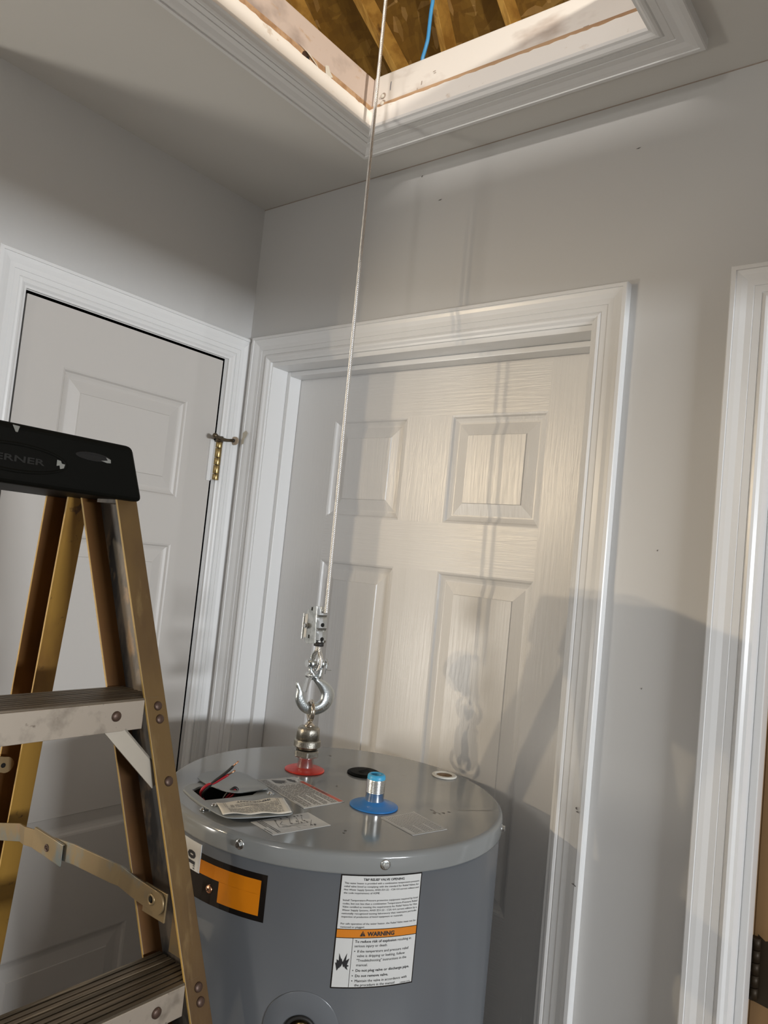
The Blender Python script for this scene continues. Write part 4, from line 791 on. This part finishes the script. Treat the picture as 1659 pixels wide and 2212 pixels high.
# steps
ZS = [1.4406-.3048*i for i in range(5)]
for k, z in enumerate(ZS):
    if z < .1: continue
    xf = fx_(z)+.0015; hw = yo(z)-.0300
    m = MB(); m.box((xf-.0022, LY-hw, z-.0345), (xf, LY+hw, z-.0008)); s_ = lab(obj('step', m, M['alu'], sl_, .0005), 'worn aluminium step, front lip')
    m = MB(); n = 9; w = .0770/n
    for i in range(n):
        x0 = xf-.0018-i*w; m.box((x0-w*.70, LY-hw-.020, z-.0010), (x0, LY+hw+.020, z+.0012)); m.box((x0-w, LY-hw-.020, z-.0022), (x0-w*.70, LY+hw+.020, z-.0008))
    obj('tread', m, M['alut'], s_)
    m = MB(); m.box((xf-.079, LY-hw-.02, z-.030), (xf-.0768, LY+hw+.02, z-.001)); obj('back_lip', m, M['alu'], s_)
    for sd in (1, -1):
        m = MB(); m.lathe([(.0062, 0), (.0058, .0016), (.0040, .0028), (.0001, .0032)], (xf, LY+sd*(hw-.0245-.012), z-.0165), (1,0,0), 16); obj('rivet', m, M['rivet'], s_)
        for dz in (-.013, -.028):
            m = MB(); zz_ = z+dz+.004; m.lathe([(.0056, 0), (.0052, .0014), (.0034, .0024), (.0001, .0027)], (fx_(zz_), LY+sd*(yo(zz_)-.0125), zz_), (1,0,0.29), 16); obj('rivet', m, M['rivet'], ft[sd])
    for sd in (1, -1):      # diagonal knee brace under the step
        za, zb_ = z-.035, z-.088
        if zb_ < .05: continue
        a = Vector((fx_(za)-.010, LY+sd*(hw-.0330), za)); b = Vector((fx_(zb_)-.010, LY+sd*(yo(zb_)-.026), zb_))
        m = MB(); d = (b-a).normalized(); up = Vector((1,0,0)); nn = d.cross(up).normalized()*.0105
        m.loft([[p-nn, p+nn, p+nn-up*.0022, p-nn-up*.0022] for p in (a-d*.012, b+d*.010)])
        m.loft([[p-nn, p-nn*.8, p-nn*.8-up*.014, p-nn-up*.014] for p in (a-d*.012, b+d*.010)]); obj('knee_brace', m, M['brace'], sl_)
        m = MB(); m.lathe([(.0060, 0), (.0055, .0014), (.0034, .0024), (.0001, .0027)], (fx_(zb_-.006), LY+sd*(yo(zb_-.006)-.0125), zb_-.006), (1,0,.29), 16); obj('rivet', m, M['rivet'], ft[sd])
# spreader bars
for sd in (1, -1):
    yI = LY+sd*(yo(1.21)-.036)
    A = Vector((.6240, yI, 1.2150)); J = Vector((.3995, yI, 1.2070)); B_ = Vector((.206, yI, 1.172))
    def bar(path, hw, th, y_off):
        m = MB(); rings = []
        for i, p in enumerate(path):
            d = (path[min(i+1, len(path)-1)]-path[max(i-1, 0)]).normalized(); nrm = Vector((-d.z, 0, d.x))
            rings.append([p+nrm*hw+Vector((0, y_off, 0)), p-nrm*hw+Vector((0, y_off, 0)), p-nrm*hw+Vector((0, y_off-sd*th, 0)), p+nrm*hw+Vector((0, y_off-sd*th, 0))])
        m.loft(rings); return m
    fb = bar([A+Vector((.014, 0, -.001)), A+Vector((-.030, 0, .0012)), A+Vector((-.062, -sd*.0, .0048)), A+Vector((-.074, -sd*.004, .0060)), A+Vector((-.160, -sd*.004, .0010)), J+Vector((-.010, -sd*.004, 0))], .0125, .0025, 0)
    s1 = lab(obj('spreader_bar', fb, M['plated'], sl_, .0006), 'yellow zinc plated spreader, front half')
    m = MB(); m.cyl(A+Vector((.014-.0005, sd*.0002, -.001)), A+Vector((.0135, -sd*.0027, -.001)), .0125, 24); m.lathe([(.0068, -.0005), (.0066, .0012), (.0050, .0022), (.0042, .0010)], A+Vector((.004, -sd*.0024, 0)), (0, -sd, 0), 20); obj('pivot_rivet', m, M['plated'], s1)
    m = MB(); m.lathe([(.0040, 0), (.0001, .0003)], A+Vector((.004, -sd*.0036, 0)), (0, -sd, 0), 16); obj('pivot_hole', m, M['hole'], s1)
    m = MB(); m.box((A.x-.016, A.y+sd*.0012, A.z-.021), (A.x+.026, A.y+sd*.0035, A.z+.012)); m.box((A.x+.004, A.y+sd*.0310, A.z-.070), (A.x+.034, A.y+sd*.0320, A.z-.012)); obj('pivot_bracket', m, M['plated'], s1, .001)
    rb = bar([J+Vector((.040, -sd*.0075, .0035)), J+Vector((-.030, -sd*.0075, .0015)), J+Vector((-.055, -sd*.0075, -.002)), J+Vector((-.075, -sd*.004, -.004)), B_+Vector((0, 0, -.002))], .0120, .0024, 0)
    s2 = lab(obj('spreader_bar', rb, M['plated'], sl_, .0006), 'yellow zinc plated spreader, rear half')
    c = J+Vector((.006, -sd*.007, .0005))
    m = MB(); d = Vector((1, 0, -.03))
    m.loft([[p+Vector((0, 0, .0155)), p+Vector((0, -sd*.004, .0155)), p+Vector((0, -sd*.004, -.0130)), p+Vector((0, -sd*.0022, -.0130)), p+Vector((0, -sd*.0022, .0137)), p+Vector((0, 0, .0137))] for p in (c+Vector((-.035, 0, .002)), c+Vector((.0385, 0, .0)))]); obj('joint_sleeve', m, M['plated'], s2, .001)
    m = MB(); m.lathe([(.0050, 0), (.0048, .0010), (.0034, .0014), (.0030, .0006)], c+Vector((.002, -sd*.0040, .0008)), (0, -sd, 0), 18); m.lathe([(.0028, .0), (.0001, .0002)], c+Vector((.002, -sd*.0046, .0008)), (0, -sd, 0), 12); obj('joint_rivet', m, M['rivet'], s2)
# rear braces tie the rear rails
for z in (1.283, .92):
    m = MB(); x = rx(z)-.030; tz = .035 if z > 1 else 0
    m.loft([[(x, LY+s*(yo(z)-.036), z+tz*(1-s)-.0115), (x-.0025, LY+s*(yo(z)-.036), z+tz*(1-s)-.0115), (x-.0025, LY+s*(yo(z)-.036), z+tz*(1-s)+.0115), (x, LY+s*(yo(z)-.036), z+tz*(1-s)+.0115)] for s in (-1, 1)]); b_ = lab(obj('rear_brace', m, M['plated'], sl_, .0006), 'flat brace between the rear rails')
    for s in (-1, 1):
        m = MB(); m.cyl((x+.0001, LY+s*(yo(z)-.036), z+tz*(1-s)), (x-.0026, LY+s*(yo(z)-.036), z+tz*(1-s)), .0115, 20); m.lathe([(.0036, 0), (.0001, .0003)], (x+.0003, LY+s*(yo(z)-.040), z+tz*(1-s)), (1,0,0), 12, 1); obj('brace_end', m, [M['plated'], M['hole']], b_)

# set every Empty on the base of its thing
bpy.context.view_layer.update()
for o in [o for o in S.objects if o.type == 'EMPTY' and o.parent is None]:
    pts = [c.matrix_world @ Vector(v) for c in o.children_recursive if c.type == 'MESH' for v in c.bound_box]
    if not pts: continue
    lo = Vector([min(p[i] for p in pts) for i in range(3)]); hi = Vector([max(p[i] for p in pts) for i in range(3)])
    b = Vector(((lo.x+hi.x)/2, (lo.y+hi.y)/2, lo.z)); o.location = b
    for c in o.children: c.matrix_parent_inverse = Matrix.Translation(-b)
